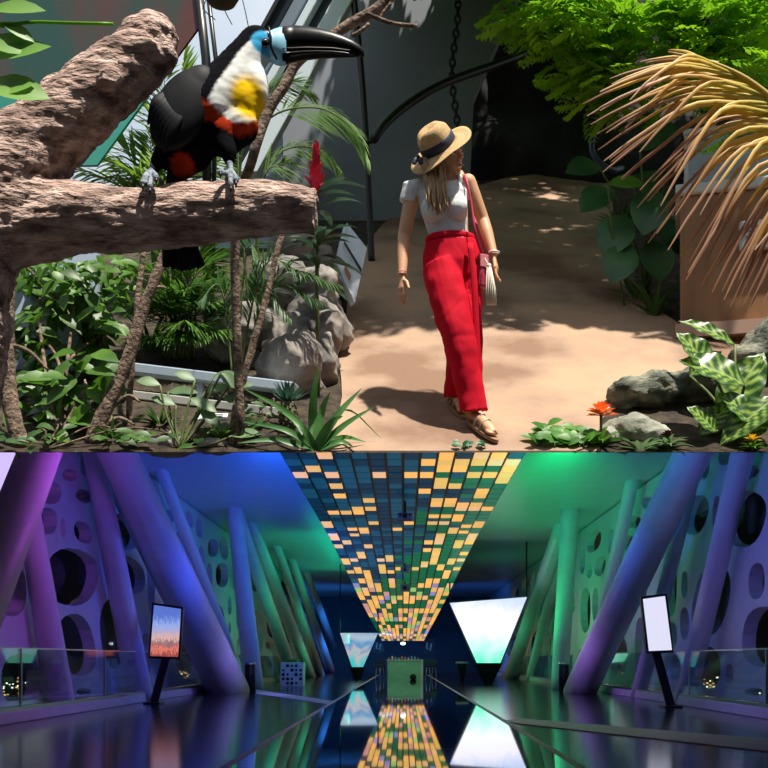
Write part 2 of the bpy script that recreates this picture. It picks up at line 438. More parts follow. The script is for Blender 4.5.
while d < 89.7:
    L = .74 if d < 34 else 1.1 if d < 46 else 1.9 if d < 60 else 2.7; z0, w0 = pr(d); z1, w1 = pr(min(90, d + L))
    for c in range(NC):
        x0 = -w0 + 2 * w0 * c / NC; x1 = -w0 + 2 * w0 * (c + 1) / NC; y0 = -w1 + 2 * w1 * c / NC; y1 = -w1 + 2 * w1 * (c + 1) / NC
        g0 = .09 * (x1 - x0)
        dens = .25 if d < 48 else .45 if d < 62 else .72
        if c > 8: dens += .12
        if 3 < c < 8 and d < 40: dens -= .1
        if rr.random() < dens: mi = rr.choice([0, 0, 1, 1, 2] if d < 50 else [0, 0, 1, 1, 2, 6, 7, 0, 1, 8])
        else: mi = 4 if (c / NC + (d - 20) / 60 + rr.uniform(-.2, .2)) > .85 else rr.choice([3, 5])
        q0 = d + .07 * L; q1 = d + .93 * L
        b.add([(x0 + g0, q0, z0), (x1 - g0, q0, z0), (y1 - g0, q1, z1), (y0 + g0, q1, z1), (x0 + g0, q0, z0 + .04), (x1 - g0, q0, z0 + .04), (y1 - g0, q1, z1 + .04), (y0 + g0, q1, z1 + .04)],
              [(0, 1, 2, 3), (0, 4, 5, 1), (1, 5, 6, 2), (2, 6, 7, 3), (3, 7, 4, 0)], mi)
    g.add([(-w0, d, z0 + .03), (w0, d, z0 + .03), (w1, d + L, z1 + .03), (-w1, d + L, z1 + .03), (-w0, d, z0 + .12), (w0, d, z0 + .12), (w1, d + L, z1 + .12), (-w1, d + L, z1 + .12)],
          [(0, 1, 2, 3), (7, 6, 5, 4), (0, 3, 7, 4), (1, 5, 6, 2)], 0)
    d += L
b.build('light_tiles', tiles, tb, smooth=False); g.build('tile_grid', m_blk, tb, smooth=False)
for d in (18, 30, 42):
    for s in (-1, 1): b = MB(); b.tube([(s * 1.8, d, pr(d)[0] + .1), (s * 1.8, d, CZ + .02)], .03, 8); b.build('hanger_rod', m_blk, tb)
# small projector boxes under the band
def projector(px, py, d, w, h, label, col):
    p = W(px, py, d); t = thing('ceiling_projector', label, 'projector', p)
    ww = w * d / F; hh = h * d / F
    b = MB(); b.box(p, (ww, .3, hh)); bevel(b.build('housing', col, t, smooth=False), .015)
    b = MB(); b.tube([p + V((0, -.15, 0)), p + V((0, -.2, 0))], hh * .28, 16); b.build('lens', m_blk, t)
    b = MB(); b.tube([p + V((0, 0, hh / 2)), p + V((0, 0, pr(d)[0] - p.z + .02))], .03, 8); b.build('mount', m_blk, t)
    return t, p, ww, hh
m_lil = mat('lilac_case', (.35, .25, .6), rough=.4)
t, p, ww, hh = projector(405, 517, 27, 15, 7, 'lilac box with small dark slots hanging under the tile band, nearest camera', m_lil)
for i in range(4): b = MB(); b.box(p + V((-ww * .32 + i * ww * .21, -.155, hh * .2)), (ww * .08, .02, hh * .45)); b.build('slot', m_blk, t, smooth=False)
projector(405, 570, 43, 9, 5, 'grey box hanging under the tile band, middle of three', mat('grey_case', (.3, .25, .35), rough=.4))
projector(405, 588, 50, 9, 7, 'grey box hanging under the tile band, farthest of three', MATS['grey_case'])

# big glowing screens
def grad_screen(name, stops, strength, axis='Z', lo=0, hi=1, swirl=0.0, nscale=1.0):
    m = bpy.data.materials.new(name); m.use_nodes = True; nt = m.node_tree; n = nt.nodes; l = nt.links
    b = n['Principled BSDF']; b.inputs['Base Color'].default_value = (.02, .02, .02, 1); b.inputs['Roughness'].default_value = .3
    tc = n.new('ShaderNodeTexCoord'); sp = n.new('ShaderNodeSeparateXYZ'); mr = n.new('ShaderNodeMapRange'); cr = n.new('ShaderNodeValToRGB')
    l.new(tc.outputs['Object'], sp.inputs[0]); mr.inputs[1].default_value = lo; mr.inputs[2].default_value = hi
    nz = n.new('ShaderNodeTexNoise'); nz.inputs['Scale'].default_value = nscale; nz.inputs['Distortion'].default_value = 1.2
    l.new(tc.outputs['Object'], nz.inputs['Vector'])
    ma = n.new('ShaderNodeMath'); ma.operation = 'MULTIPLY_ADD'; ma.inputs[1].default_value = swirl
    sub = n.new('ShaderNodeMath'); sub.operation = 'SUBTRACT'; sub.inputs[1].default_value = .5
    l.new(nz.outputs['Fac'], sub.inputs[0]); l.new(sub.outputs[0], ma.inputs[0])
    l.new(sp.outputs[axis], mr.inputs[0]); l.new(mr.outputs[0], ma.inputs[2]); l.new(ma.outputs[0], cr.inputs[0])
    e = cr.color_ramp.elements; e[0].position = stops[0][0]; e[0].color = stops[0][1] + (1,); e[1].position = stops[-1][0]; e[1].color = stops[-1][1] + (1,)
    for p, c in stops[1:-1]: q = e.new(p); q.color = c + (1,)
    l.new(cr.outputs[0], b.inputs['Emission Color']); b.inputs['Emission Strength'].default_value = strength
    MATS[name] = m; return m
def vscreen(pts, d, depth, m, label, zfoot):
    P = [W(x, y, d) for x, y in pts]
    c = (P[2] + P[3]) / 2
    t = thing('hanging_screen', label, 'screen', (c.x, d, FZ))
    b = MB(); b.prism(P, (0, .12, 0)); b.build('display', m, t, smooth=False)
    k = [p + V(((p.x - c.x) * .0 + (-.06 if p.x < c.x else .06), .06, .06 if i < 2 else -.05)) for i, p in enumerate(P)]
    b = MB(); b.prism([q + V((0, .06, 0)) for q in k], (0, .2, 0)); b.build('back_case', m_blk, t, smooth=False)
    b = MB(); w = (P[2].x - P[3].x) / 2 + .12
    b.lathe([(.14, FZ), (.2, FZ + .05), (w, P[3].z - .03), (w, P[3].z - .0)], (c.x, d + .1, 0), 4); b.build('foot', m_blk, t, smooth=False)
    for s in (0, 1): b = MB(); b.tube([P[s] + V((0, .2, 0)), V((P[s].x, P[s].y + .2, CZ))], .035, 8); b.build('hanger_rod', m_blk, t)
m_sR = grad_screen('screen_white_glow', [(0, (.12, .95, .55)), (.25, (.55, 1, .85)), (.5, (.95, .97, 1)), (.8, (.95, .9, 1)), (1, (.6, .7, 1))], 1.15, 'Z', .8, 3.9, .5, .8)
vscreen([(450, 603), (527, 597), (500, 664), (477, 663)], 50, .15, m_sR, 'large glowing white inverted trapezoid screen on the right of the hall', 0)
m_sL = grad_screen('screen_blue_swirl', [(0, (.1, .9, .9)), (.3, (.9, .75, .8)), (.5, (.15, .5, .9)), (.75, (.7, .85, 1)), (1, (.2, .45, 1))], .6, 'Z', .7, 3, 1.1, .9)
vscreen([(340, 633), (378, 633), (363, 667), (352, 667)], 62, .15, m_sL, 'smaller blue swirling inverted trapezoid screen on the left of the hall', 0)
# slanted lavender screen at the far left edge, high on the wall
b = MB(); t = thing('wall_screen', 'bright lavender slanted screen cut off by the left edge above the purple column', 'screen', W(-20, 520, 19.6))
b.prism([W(-60, 430, 19.6), W(36, 430, 19.6), W(-14, 545, 19.6), W(-60, 545, 19.6)], (0, .15, 0))
b.build('display', mat('lavender_screen', (.02, .02, .02), emis=1.1, ecol=(.62, .5, .98)), t, smooth=False)
b = MB(); b.prism([W(-62, 428, 19.8), W(39, 428, 19.8), W(-11, 547, 19.8), W(-62, 547, 19.8)], (0, .1, 0)); b.build('back_case', m_blk, t, smooth=False)

# screen kiosks
def kiosk(quad, d, foot, m, label, lm):
    P = [W(x, y, d) for x, y in quad]
    fx = foot[0]; base = W(fx, 700, d); base.z = FZ
    t = thing('screen_stand', label, 'screen', base)
    b = MB(); b.prism(P, (0, .03, 0)); b.build('screen', m, t, smooth=False)
    c = sum(P, V((0, 0, 0))) / 4
    Q = [c + (p - c) * 1.0 + V((math.copysign(.05, p.x - c.x), 0, math.copysign(.06, p.z - c.z))) for p in P]
    b = MB(); b.prism([q + V((0, .01, 0)) for q in Q], (0, .16, 0)); bevel(b.build('bezel', m_blk, t, smooth=False), .01)
    bm_ = (Q[2] + Q[3]) / 2
    b = MB(); b.beam(V((base.x, d + .12, FZ + .03)), V((bm_.x + lm, d + .12, bm_.z + .1)), .2, .09, up=(0, 1, 0)); bevel(b.build('post', m_blk, t, smooth=False), .01)
    b = MB(); b.box((base.x, d + .1, FZ + .02), (.42, .55, .04)); bevel(b.build('base_plate', m_blk, t, smooth=False), .01)
    return t
def city_poster():
    m = bpy.data.materials.new('skyline_screen'); m.use_nodes = True; nt = m.node_tree; n = nt.nodes; l = nt.links
    b = n['Principled BSDF']; b.inputs['Base Color'].default_value = (.02, .02, .02, 1)
    tc = n.new('ShaderNodeTexCoord'); sp = n.new('ShaderNodeSeparateXYZ'); l.new(tc.outputs['Object'], sp.inputs[0])
    mr = n.new('ShaderNodeMapRange'); mr.inputs[1].default_value = 1.12; mr.inputs[2].default_value = 2.55; l.new(sp.outputs[2], mr.inputs[0])
    mp = n.new('ShaderNodeMapping'); mp.inputs['Scale'].default_value = (14, 1, 3); l.new(tc.outputs['Object'], mp.inputs[0])
    nz = n.new('ShaderNodeTexNoise'); nz.inputs['Scale'].default_value = 2.2; nz.inputs['Detail'].default_value = 4; l.new(mp.outputs[0], nz.inputs['Vector'])
    ma = n.new('ShaderNodeMath'); ma.operation = 'MULTIPLY_ADD'; ma.inputs[1].default_value = .5; l.new(nz.outputs['Fac'], ma.inputs[0]); l.new(mr.outputs[0], ma.inputs[2])
    cr = n.new('ShaderNodeValToRGB'); l.new(ma.outputs[0], cr.inputs[0]); e = cr.color_ramp.elements
    e[0].position = .3; e[0].color = (.25, .05, .05, 1); e[1].position = 1.0; e[1].color = (.10, .18, .62, 1)
    for p, c in ((.42, (.85, .22, .14, 1)), (.52, (.22, .12, .16, 1)), (.62, (.75, .45, .38, 1)), (.72, (.45, .40, .60, 1)), (.85, (.30, .42, .85, 1))):
        q = e.new(p); q.color = c
    l.new(cr.outputs[0], b.inputs['Emission Color']); b.inputs['Emission Strength'].default_value = 1.0
    return m
kiosk([(154, 605), (181, 609), (178, 657), (150, 656)], 27.5, (153, 703), city_poster(), 'black screen stand showing a hazy city skyline, in front of the left railing', .05)
kiosk([(643, 599), (665, 596), (672, 650), (649, 651)], 25.5, (672, 703), mat('white_screen', (.02, .02, .02), emis=.95, ecol=(.80, .80, 1)), 'black screen stand with a blank white screen, in front of the right railing', -.1)

# bins, planter, cone table, counter
def bin_(px, py, d, label):
    x = (px - VX) * d / F; t = thing('waste_bin', label, 'bin', (x, d, FZ))
    b = MB(); b.lathe([(.16, 0), (.19, .02), (.19, .92), (.17, .96)], (x, d, FZ), 20); b.build('body', m_blk, t)
    b = MB(); b.lathe([(.2, .93), (.205, .95), (.205, 1.0), (.12, 1.03)], (x, d, FZ), 20); b.build('lid_ring', m_steel, t)
bin_(250, 690, 39.5, 'slim black bin standing at the foot of the left upright column')
bin_(564, 690, 39.5, 'slim black bin standing at the foot of the right upright column')
x = (293 - VX) * 46 / F
t = thing('box_planter', 'pale green-lit square box with a dotted front near the left columns', 'planter', (x, 46, FZ))
b = MB(); b.box((x, 46, FZ + .5), (.95, .9, 1.0)); bevel(b.build('body', m_white, t, smooth=False), .03)
b = MB()
for i in range(5):
    for j in range(5):
        if (i * 7 + j * 3) % 4: b = MB(); b.tube([(x - .36 + i * .18, 45.56, FZ + .14 + j * .18), (x - .36 + i * .18, 45.53, FZ + .14 + j * .18)], .05 + .01 * ((i + j) % 3), 10); b.build('dot', m_blk, t)
b = MB()
for i in range(60):
    a = random.uniform(0, 6.28); b.leaf((x + random.uniform(-.3, .3), 46 + random.uniform(-.3, .3), FZ + 1.0), (math.cos(a) * .6, math.sin(a) * .6, 1), (0, 0, 1), .18, .06)
b.build('foliage', mat('hall_planter_leaf', (.05, .25, .08), rough=.5), t)
x = (462 - VX) * 52 / F
t = thing('cone_table', 'black cone-shaped standing table with a pale rim beside the large screen', 'table', (x, 52, FZ))
b = MB(); b.lathe([(.03, 0), (.06, .02), (.27, .9), (.27, .93)], (x, 52, FZ), 24); b.build('cone_base', m_blk, t)
b = MB(); b.lathe([(.29, .93), (.31, .95), (.31, 1.0), (.29, 1.02)], (x, 52, FZ), 24); b.build('top_rim', m_white, t)
t = thing('reception_counter', 'pale square counter at the far end of the mirrored floor', 'counter', (.1, 61, FZ))
m_ctr = mat('counter_front', (.35, .75, .5), (.3, .65, .45), scale=3, rough=.4)
b = MB(); b.box((.1, 61.6, FZ + .53), (1.95, 1.1, 1.06)); bevel(b.build('body', m_ctr, t, smooth=False), .02)
b = MB(); b.box((.1, 61.6, FZ + 1.09), (2.05, 1.25, .06)); bevel(b.build('counter_top', m_white, t, smooth=False), .01)
b = MB(); b.box((1.05, 61.4, FZ + .55), (.12, 1.2, 1.1)); b.build('side_panel', m_white, t, smooth=False)
b = MB(); b.tube([(.55, 60.9, FZ + .17), (.55, 60.6, FZ + .17)], .17, 18)
b.build('dark_ball', m_blk, label='small round black object on the floor before the far counter', cat='bag', smooth=True)
rr = random.Random(4)
cc = [(.9, .3, .2), (.9, .8, .6), (.2, .5, .9), (.3, .8, .5), (.8, .5, .1)]
names = ['reddish', 'cream', 'blue', 'green', 'amber']
for i in range(10):
    b = MB(); x = -.78 + i * .18; h = .08 + .05 * ((i * 5) % 3); b.lathe([(.03, 0), (.045, .02), (.04, h), (.02, h + .03)], (x, 61.3, FZ + 1.12), 10)
    b.build('bottle', mat('bottle_' + names[i % 5], cc[i % 5], rough=.3), label='tiny souvenir bottle among those lined up on the far counter', cat='bottle', group='small bottles on the far counter')
# far wall: framed dark pictures with faintly self-glowing pale figures
for k, (px0, px1) in enumerate(((373, 384), (423, 435))):
    p = W((px0 + px1) / 2, 646, 94.3); w = (px1 - px0) * 94.3 / F
    t = thing('wall_picture', ('dark framed picture with a pale figure on the far wall, left of the counter', 'dark framed picture with pale marks on the far wall, right of the counter')[k], 'picture', (p.x, p.y, p.z))
    b = MB(); b.box(p, (w, .08, w * 1.25)); b.build('frame', m_blk, t, smooth=False)
    b = MB(); b.tube([p + V((-w * .15, -.06, w * .3)), p + V((-w * .2, -.06, -w * .2)), p + V((w * .1, -.06, -w * .35)), p + V((w * .2, -.06, w * .2))], .07, 8); b.build('pale_figure', mat('picture_pale', (.4, .5, .6), emis=.1, ecol=(.3, .5, .8)), t)
p = W(403, 643.5, 60); t = thing('hanging_lamp', 'small white oval lamp hanging above the far counter', 'lamp', p)
b = MB(); b.tube([p, V((p.x, p.y, pr(60)[0]))], .012, 6); b.build('cord', m_blk, t)
b = MB(); b.ellip(p, (.14, .05, .08))
b.build('downlight', mat('downlight_glow', (1, 1, 1), emis=4, ecol=(.8, .95, 1)), t)
# stools and people-sized dark shapes by the counter are chairs
for k, (px, d) in enumerate(((378, 60), (382, 66), (428, 60), (434, 64))):
    x = (px - VX) * d / F; t = thing('bar_stool', ['dark bar stool left of the far counter, nearer one', 'dark bar stool left of the far counter, farther one', 'dark bar stool right of the far counter, nearer one', 'dark bar stool right of the far counter, farther one'][k], 'stool', (x, d, FZ))
    b = MB(); b.lathe([(.2, .72), (.22, .75), (.2, .8)], (x, d, FZ), 16); b.build('seat', m_blk, t)
    b = MB(); b.box((x, d + .18, FZ + .98), (.36, .04, .3)); b.build('backrest', m_blk, t, smooth=False)
    for i in range(4):
        a = math.pi / 4 + i * math.pi / 2; b = MB(); b.tube([(x + .1 * math.cos(a), d + .1 * math.sin(a), FZ + .74), (x + .2 * math.cos(a), d + .2 * math.sin(a), FZ)], .018, 8); b.build('leg', m_steel, t)

# lights of the hall
def area(name, loc, to, size, col, power, shape='RECTANGLE', sy=None, spread=180):
    l = bpy.data.lights.new(name, 'AREA'); l.color = col; l.energy = power; l.shape = shape; l.size = size; l.size_y = sy or size; l.spread = R(spread)
    o = bpy.data.objects.new(name, l); COL.objects.link(o); o.location = loc
    zz = (V(loc) - V(to)).normalized(); yy = V((0, 1, 0)) if abs(zz.x) < .5 else V((0, 0, 1)); yy = (yy - zz * yy.dot(zz)).normalized()
    o.rotation_euler = Matrix((yy.cross(zz), yy, zz)).transposed().to_euler(); return o
def point(name, loc, col, power, r=.15):
    l = bpy.data.lights.new(name, 'POINT'); l.color = col; l.energy = power; l.shadow_soft_size = r
    o = bpy.data.objects.new(name, l); COL.objects.link(o); o.location = loc; return o
BL = (.02, .09, 1); GR = (.01, 1, .22)
area('blue_cove_light', (-3.2, 32, 3.4), (-3.6, 33, 6), .8, (.01, .12, 1), 330, sy=24)
area('blue_cove_light', (-3.0, 21, 3.2), (-3.2, 23, 6), .8, (.01, .08, 1), 60, sy=10)
area('green_cove_light', (4.2, 34, 3.0), (4.2, 35, 6), .8, (.005, 1, .22), 230, sy=24)
area('green_cove_light', (-3.8, 56, 3.8), (-4.2, 56, 6), .8, (.01, .75, .4), 110, sy=20)
area('teal_cove_light', (2.6, 21, 3.2), (2.6, 22, 6), .8, (.01, .7, .4), 60, sy=8)
def wash(name, x, d, z, col, power, w=1.2, dz=.0, dd=.4):
    """a wall-washer: shines away from the middle of the hall"""
    s = 1 if x > 0 else -1
    return area(name, (x, d, z), (x + s, d + dd, z + dz), w, col, power, sy=.5)
wash('violet_spot', -3.6, 18.5, 3.0, (.6, .10, 1), 50)
wash('violet_spot', -3.4, 22, .6, (.16, .12, 1), 22)
wash('blue_spot', -3.2, 28, 1.8, (.04, .08, 1), 60)
wash('violet_spot', -3.0, 34, .5, (.28, .2, 1), 34)
wash('green_spot', -2.8, 47, 1.2, (.03, .9, .35), 50, 3)
wash('green_spot', -2.6, 63, 1.2, (.03, 1, .5), 60, 3)
wash('blue_spot', -2.0, 80, 1.2, (.02, .25, 1), 260, 4, 0, 1)
wash('blue_spot', 2.4, 78, 1.2, (.02, .2, 1), 120, 4, 0, 1)
wash('violet_spot', 3.6, 21, .6, (.28, .14, 1), 22)
wash('blue_spot', 3.5, 21, 3.2, (.06, .12, 1), 30)
wash('violet_spot', 3.0, 33, .4, (.45, .2, 1), 36)
wash('blue_spot', 3.3, 27, 3.0, (.03, .12, 1), 30)
wash('green_spot', 2.8, 42, 1.0, (.03, 1, .35), 50, 3)
wash('green_spot', 2.6, 56, 1.0, (.03, 1, .4), 45, 3)
area('counter_light', (0, 58, 1.8), (0.1, 60.8, -.6), .6, (.5, 1, .6), 14)
# ================================================================ THE PLANT HOUSE (upper place), on a slope in front of the hall
m_soil = mat('dark_mulch', (0.02, 0.014, 0.009), (0.07, 0.05, 0.03), scale=14, rough=.95, bump=.8, bscale=40)
m_path = mat('terracotta_concrete', (0.22, 0.125, 0.075), (0.46, 0.29, 0.18), c3=(0.35, 0.23, 0.155), scale=1.3, rough=.75, bump=.2, bscale=30, detail=14, lo=.4, hi=.6)  # concrete mottling; darker patches also paint in dappled shade
m_grey = mat('grey_wall_paint', (0.24, 0.265, 0.31), (0.29, 0.32, 0.37), scale=1.2, rough=.7)
m_pale = mat('milky_dome_panel', (.38, .48, .62), (.46, .55, .68), scale=1.0, rough=.5)
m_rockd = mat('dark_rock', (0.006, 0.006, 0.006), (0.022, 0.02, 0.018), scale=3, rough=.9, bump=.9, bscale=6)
m_iron = mat('black_iron', (0.012, 0.012, 0.014), rough=.35)

EDGE = 5.92
# sloping planted ground (thin front edge, growing thicker away from the camera)
b = MB(); NX, NY = 80, 40; x0, x1, d0, d1 = -11, 11, EDGE, 13.2
vs = []; fs = []
for j in range(NY + 1):
    for i in range(NX + 1):
        x = lerp(x0, x1, i / NX); d = lerp(d0, d1, j / NY)
        h = .014 * noise.noise(V((x * 1.3, d * 1.3, 0))) * min(1, j / 5)
        vs.append((x, d, gz(d) + h))
top = len(vs)
vs += [(x0, d0, gz(d0) - .004), (x1, d0, gz(d0) - .004), (x1, d1, gz(d1) - .7), (x0, d1, gz(d1) - .7)]
for j in range(NY):
    for i in range(NX):
        a = j * (NX + 1) + i; fs.append((a, a + 1, a + NX + 2, a + NX + 1))
fs += [(top, top + 3, top + 2, top + 1), tuple([top, top + 1] + [i for i in range(NX, -1, -1)])]
b.add(vs, fs); struct(b, 'floor', m_soil, smooth=True)
# path
pth = [(296, 451.9), (330, 425), (342, 400), (338, 330), (352, 280), (372, 240), (400, 215), (470, 190), (560, 165), (600, 150), (612, 200), (610, 250), (628, 295), (682, 328), (800, 332), (800, 372), (700, 372), (630, 398), (600, 420), (600, 451.9)]
cur = []
P3 = [G(*p) for p in pth]
sm = P3[:1] + spline(P3[1:12], 4) + P3[12:]
lift = V((0, 0, .022))
tri = tessellate_polygon([[V((p.x, p.y, 0)) for p in sm]])
b = MB(); n = len(sm)
b.add([p + lift * max(0, min(1, (p.y - EDGE - .01) / .5)) for p in sm] + [p - lift * max(.1, min(1, (p.y - EDGE) / .5)) for p in sm], [tuple(t) for t in tri] + [(i, (i + 1) % n, (i + 1) % n + n, i + n) for i in range(n)])
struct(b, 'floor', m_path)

# back walls
b = MB(); pl = [W(262, 262, 10.2), W(262, -70, 10.2), W(548, -70, 10.2), W(506, 22, 10.2), W(474, 96, 10.2), W(466, 262, 10.2)]
b.prism(pl, (0, .2, 0)); struct(b, 'wall_back', m_grey)
b = MB(); nx, ny = 36, 22; vs = []; fs = []
for j in range(ny + 1):
    for i in range(nx + 1):
        x = lerp(-.2, 5.6, i / nx); z = lerp(4.3, 7.6, j / ny)
        y = 11.6 + .5 * noise.noise(V((x * .9, z * .9, 2))) + .25 * noise.noise(V((x * 2.5, z * 2.5, 5)))
        vs.append((x, y, z))
for j in range(ny):
    for i in range(nx): a = j * (nx + 1) + i; fs.append((a, a + 1, a + nx + 2, a + nx + 1))
k = len(vs); vs += [(-.2, 12.6, 4.3), (5.6, 12.6, 4.3), (5.6, 12.6, 7.6), (-.2, 12.6, 7.6)]
fs += [(k + 3, k + 2, k + 1, k)]
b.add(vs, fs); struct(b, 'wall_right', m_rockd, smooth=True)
# leaning milky panels of the dome, on the left
b = MB(); A = V((-5.6, 9.3, gz(9.3) - .3)); B_ = V((-1.05, 9.3, gz(9.3) - .3)); up = V((0, .9, 4.6))
b.prism([A, B_, B_ + up, A + up], (0, .1, 0)); struct(b, 'wall_left', m_pale)

# slanted dome frame: pale and dark beams side by side
def pbeam(name, p0, p1, w0, dd, m, label, th=.12):
    b = MB(); a = W(p0[0] - w0 / 2, p0[1], dd); c = W(p0[0] + w0 / 2, p0[1], dd); e = W(p1[0] + w0 / 2, p1[1], dd); f = W(p1[0] - w0 / 2, p1[1], dd)
    b.prism([a, c, e, f], (0, th, 0)); o = b.build(name, m, label=label, cat='beam', smooth=False); bevel(o, .008); return o
def sl(x0): return (x0 + 33, -60), (x0 - 95, 172)
m_bp = mat('pale_painted_beam', (.62, .72, .78), rough=.45); m_bd = mat('dark_dome_glass', (.03, .045, .06), rough=.12); m_bg = mat('grey_blue_beam', (.16, .2, .25), rough=.4)
for x, w, m, lab, dd in ((277, 5, m_iron, 'thin black frame bar of the dome behind the toucan head', 9.0), (287, 12, m_bd, 'dark glossy strip between the thin black bar and the pale bar above the beak', 9.08),
                     (300, 13, m_bg, 'grey-blue slanted dome beam just right of the dark glossy strip', 9.0), (313, 9, m_bp, 'narrow pale slanted dome beam above the beak', 8.95),
                     (325, 13, m_bd, 'dark glossy strip between the narrow and the wide pale beams', 9.08), (342, 20, m_bp, 'widest pale slanted dome beam, next to the grey wall', 8.95)):
    pbeam('dome_beam', *sl(x), w, dd, m, lab)
# vertical black post pair left of the toucan head
t = thing('iron_post', 'black upright double post between the dark glass screen and the toucan neck', 'post', G(208, 330))
for dx, w in ((0, .032), (9, .016)):
    g0 = G(208 + dx * .4, 330); b = MB(); b.tube([g0 - V((0, 0, .05)), W(206 + dx * 1.1, 60, g0.y), W(196 + dx, -30, g0.y)], w, 10); b.build('upright', m_iron, t)

# low pale panel behind the left shrub
b = MB(); b.prism([W(-60, 400, 6.95), W(98, 372, 6.95), W(98, 235, 6.95), W(-60, 235, 6.95)], (0, .05, 0)); struct(b, 'wall_left', m_pale)
# coloured glass screen behind the branch, top left
t = thing('glass_screen', 'large dark teal and brown glass screen behind the thick branch at top left', 'screen', W(90, 165, 7.6))
mb1 = mat('painted_reflection_glass', (.03, .09, .075), (.13, .055, .05), scale=1.4, rough=.15, stretch=(1.6, 1, .35), lo=.42, hi=.58)  # teal and brown streaks paint a reflection into the pane
mb2 = mat('teal_glass', (.05, .36, .28), (.12, .50, .42), scale=1.2, rough=.12, transl=.2)
b = MB(); b.prism([W(-30, -30, 7.6), W(197, -30, 7.6), W(198, 28, 7.6), W(150, 93, 7.6), (W(-30, 93, 7.6))], (0, .03, 0)); b.build('upper_pane', mb1, t, smooth=False)
b = MB(); b.prism([W(-30, 94, 7.6), W(149, 94, 7.6), W(97, 165, 7.6), W(-30, 166, 7.6)], (0, .03, 0)); b.build('lower_pane', mb2, t, smooth=False)
b = MB(); p = W(20, 166, 7.63); b.tube([V((p.x, p.y, gz(7.63) - .05)), V((p.x, p.y, p.z + .9))], .03, 8); b.build('support_post', m_iron, t)

# iron hand rail and its post
g0 = G(372, 263)
t = thing('handrail', 'thick black iron handrail curving up from its slim post to the dark rock', 'handrail', g0)
b = MB(); b.tube(spline([g0 - V((0, 0, .05)), W(369, 200, g0.y), W(364, 110, g0.y), W(359, 50, g0.y), W(352, -20, g0.y)], 5), .028, 10); b.build('post', m_iron, t)
b = MB(); dd = g0.y
b.tube(spline([W(373, 141, dd), W(385, 124, dd + .05), W(410, 103, dd + .2), W(445, 83, dd + .4), W(500, 63, dd + .8), W(552, 42, dd + 1.2)], 6), [.03] + [.036] * 30, 12); b.build('rail', m_iron, t)
b = MB(); b.tube([W(366, 143, dd), W(375, 140, dd)], .02, 8); b.build('bracket', m_iron, t)
# chain
t = thing('hanging_chain', 'rusty black chain hanging in front of the grey wall', 'chain', W(456, 130, 9.9))
for i in range(24):
    y = -24 + i * 7.2; c = W(455 + 3 * math.sin(i * .35), y, 9.9); b = MB(); k = []
    for q in range(13):
        a = 2 * math.pi * q / 12; o_ = V((.024 * math.cos(a), 0, .042 * math.sin(a)))
        if i % 2: o_ = V((.006 * math.cos(a), .024 * math.cos(a), .042 * math.sin(a)))
        k.append(c + o_)
    b.tube(k, .0105, 6, cap=False); b.build('link', mat('rusty_chain', (.02, .014, .012), rough=.6), t)

# pot hanging at the top
t = thing('hanging_planter', 'bottom of a reddish hanging planter cut off by the top edge', 'planter', W(222, 4, 6.5))
b = MB(); c = W(222, -14, 6.5); b.lathe([(.02, -.12), (.08, -.10), (.12, -.03), (.13, .06), (.11, .06)], c, 20); b.build('bowl', mat('maroon_pot', (.09, .025, .02), (.05, .04, .02), scale=9, rough=.8), t)
for k in range(3):
    a = k * 2.1 + .4; b = MB(); b.tube([c + V((.12 * math.cos(a), .12 * math.sin(a), .06)), c + V((0, 0, .9))], .006, 6); b.build('chain', m_iron, t)
b = MB()
for k in range(3): b.tube(spline([c + V((-.08 + .1 * k, -.03, -.08)), c + V((-.1 + .12 * k, -.04, -.16)), c + V((-.04 + .1 * k, 0, -.2 - .03 * k))], 4), .003, 5)
b.build('dangling_root', mat('root_brown', (.05, .03, .02), rough=.9), t)

# exhibit cabinet with glass case
m_wood = mat('honey_wood', (.20, .095, .032), (.30, .155, .055), scale=2.5, rough=.45, stretch=(3, 3, .5), detail=6)
dF = 7.45; xl = (680 - VX) * dF / F; zt = W(0, 196, dF).z; zb = gz(dF); xr = xl + 1.5
t = thing('display_cabinet', 'honey-brown wooden display cabinet with a glass case on top at the right edge', 'cabinet', (xl, dF, zb)); cab = t
b = MB(); b.box(((xl + xr) / 2, dF + .4, (zt + zb - .05) / 2 + .0), (xr - xl, .8, zt - zb + .05)); bevel(b.build('body', m_wood, t, smooth=False), .012)
b = MB(); b.box(((xl + xr) / 2, dF - .03, zb + .03), (xr - xl + .06, .1, .09)); b.build('plinth', mat('pale_plinth', (.42, .27, .2), rough=.6), t, smooth=False)
b = MB(); b.box(((xl + xr) / 2, dF + .4, zt + .035), (xr - xl + .06, .86, .07)); bevel(b.build('counter_top', mat('pale_slab', (.55, .58, .55), rough=.3), t, smooth=False), .01)
zc = zt + .07; hc = .36
cg = glass_mat('case_glass', (.75, .85, .8), .12)
for nm_, c_, s_ in (('front_pane', (xl + .75, dF + .04, zc + hc / 2), (1.42, .012, hc)), ('side_pane', (xl + .05, dF + .4, zc + hc / 2), (.012, .7, hc)), ('top_pane', (xl + .75, dF + .4, zc + hc), (1.42, .72, .012))):
    b = MB(); b.box(c_, s_); b.build(nm_, cg, t, smooth=False)
for c_ in ((xl + .04, dF + .04), (xl + .04, dF + .74)):
    b = MB(); b.box((c_[0], c_[1], zc + hc / 2), (.025, .025, hc)); b.build('corner_post', mat('pale_frame', (.5, .55, .55), rough=.4), t, smooth=False)
for c_, s_ in (((xl + .75, dF + .03, zc + hc + .01), (1.46, .03, .03)), ((xl + .05, dF + .4, zc + hc + .01), (.03, .74, .03))):
    b = MB(); b.box(c_, s_); b.build('top_trim', MATS['pale_frame'], t, smooth=False)
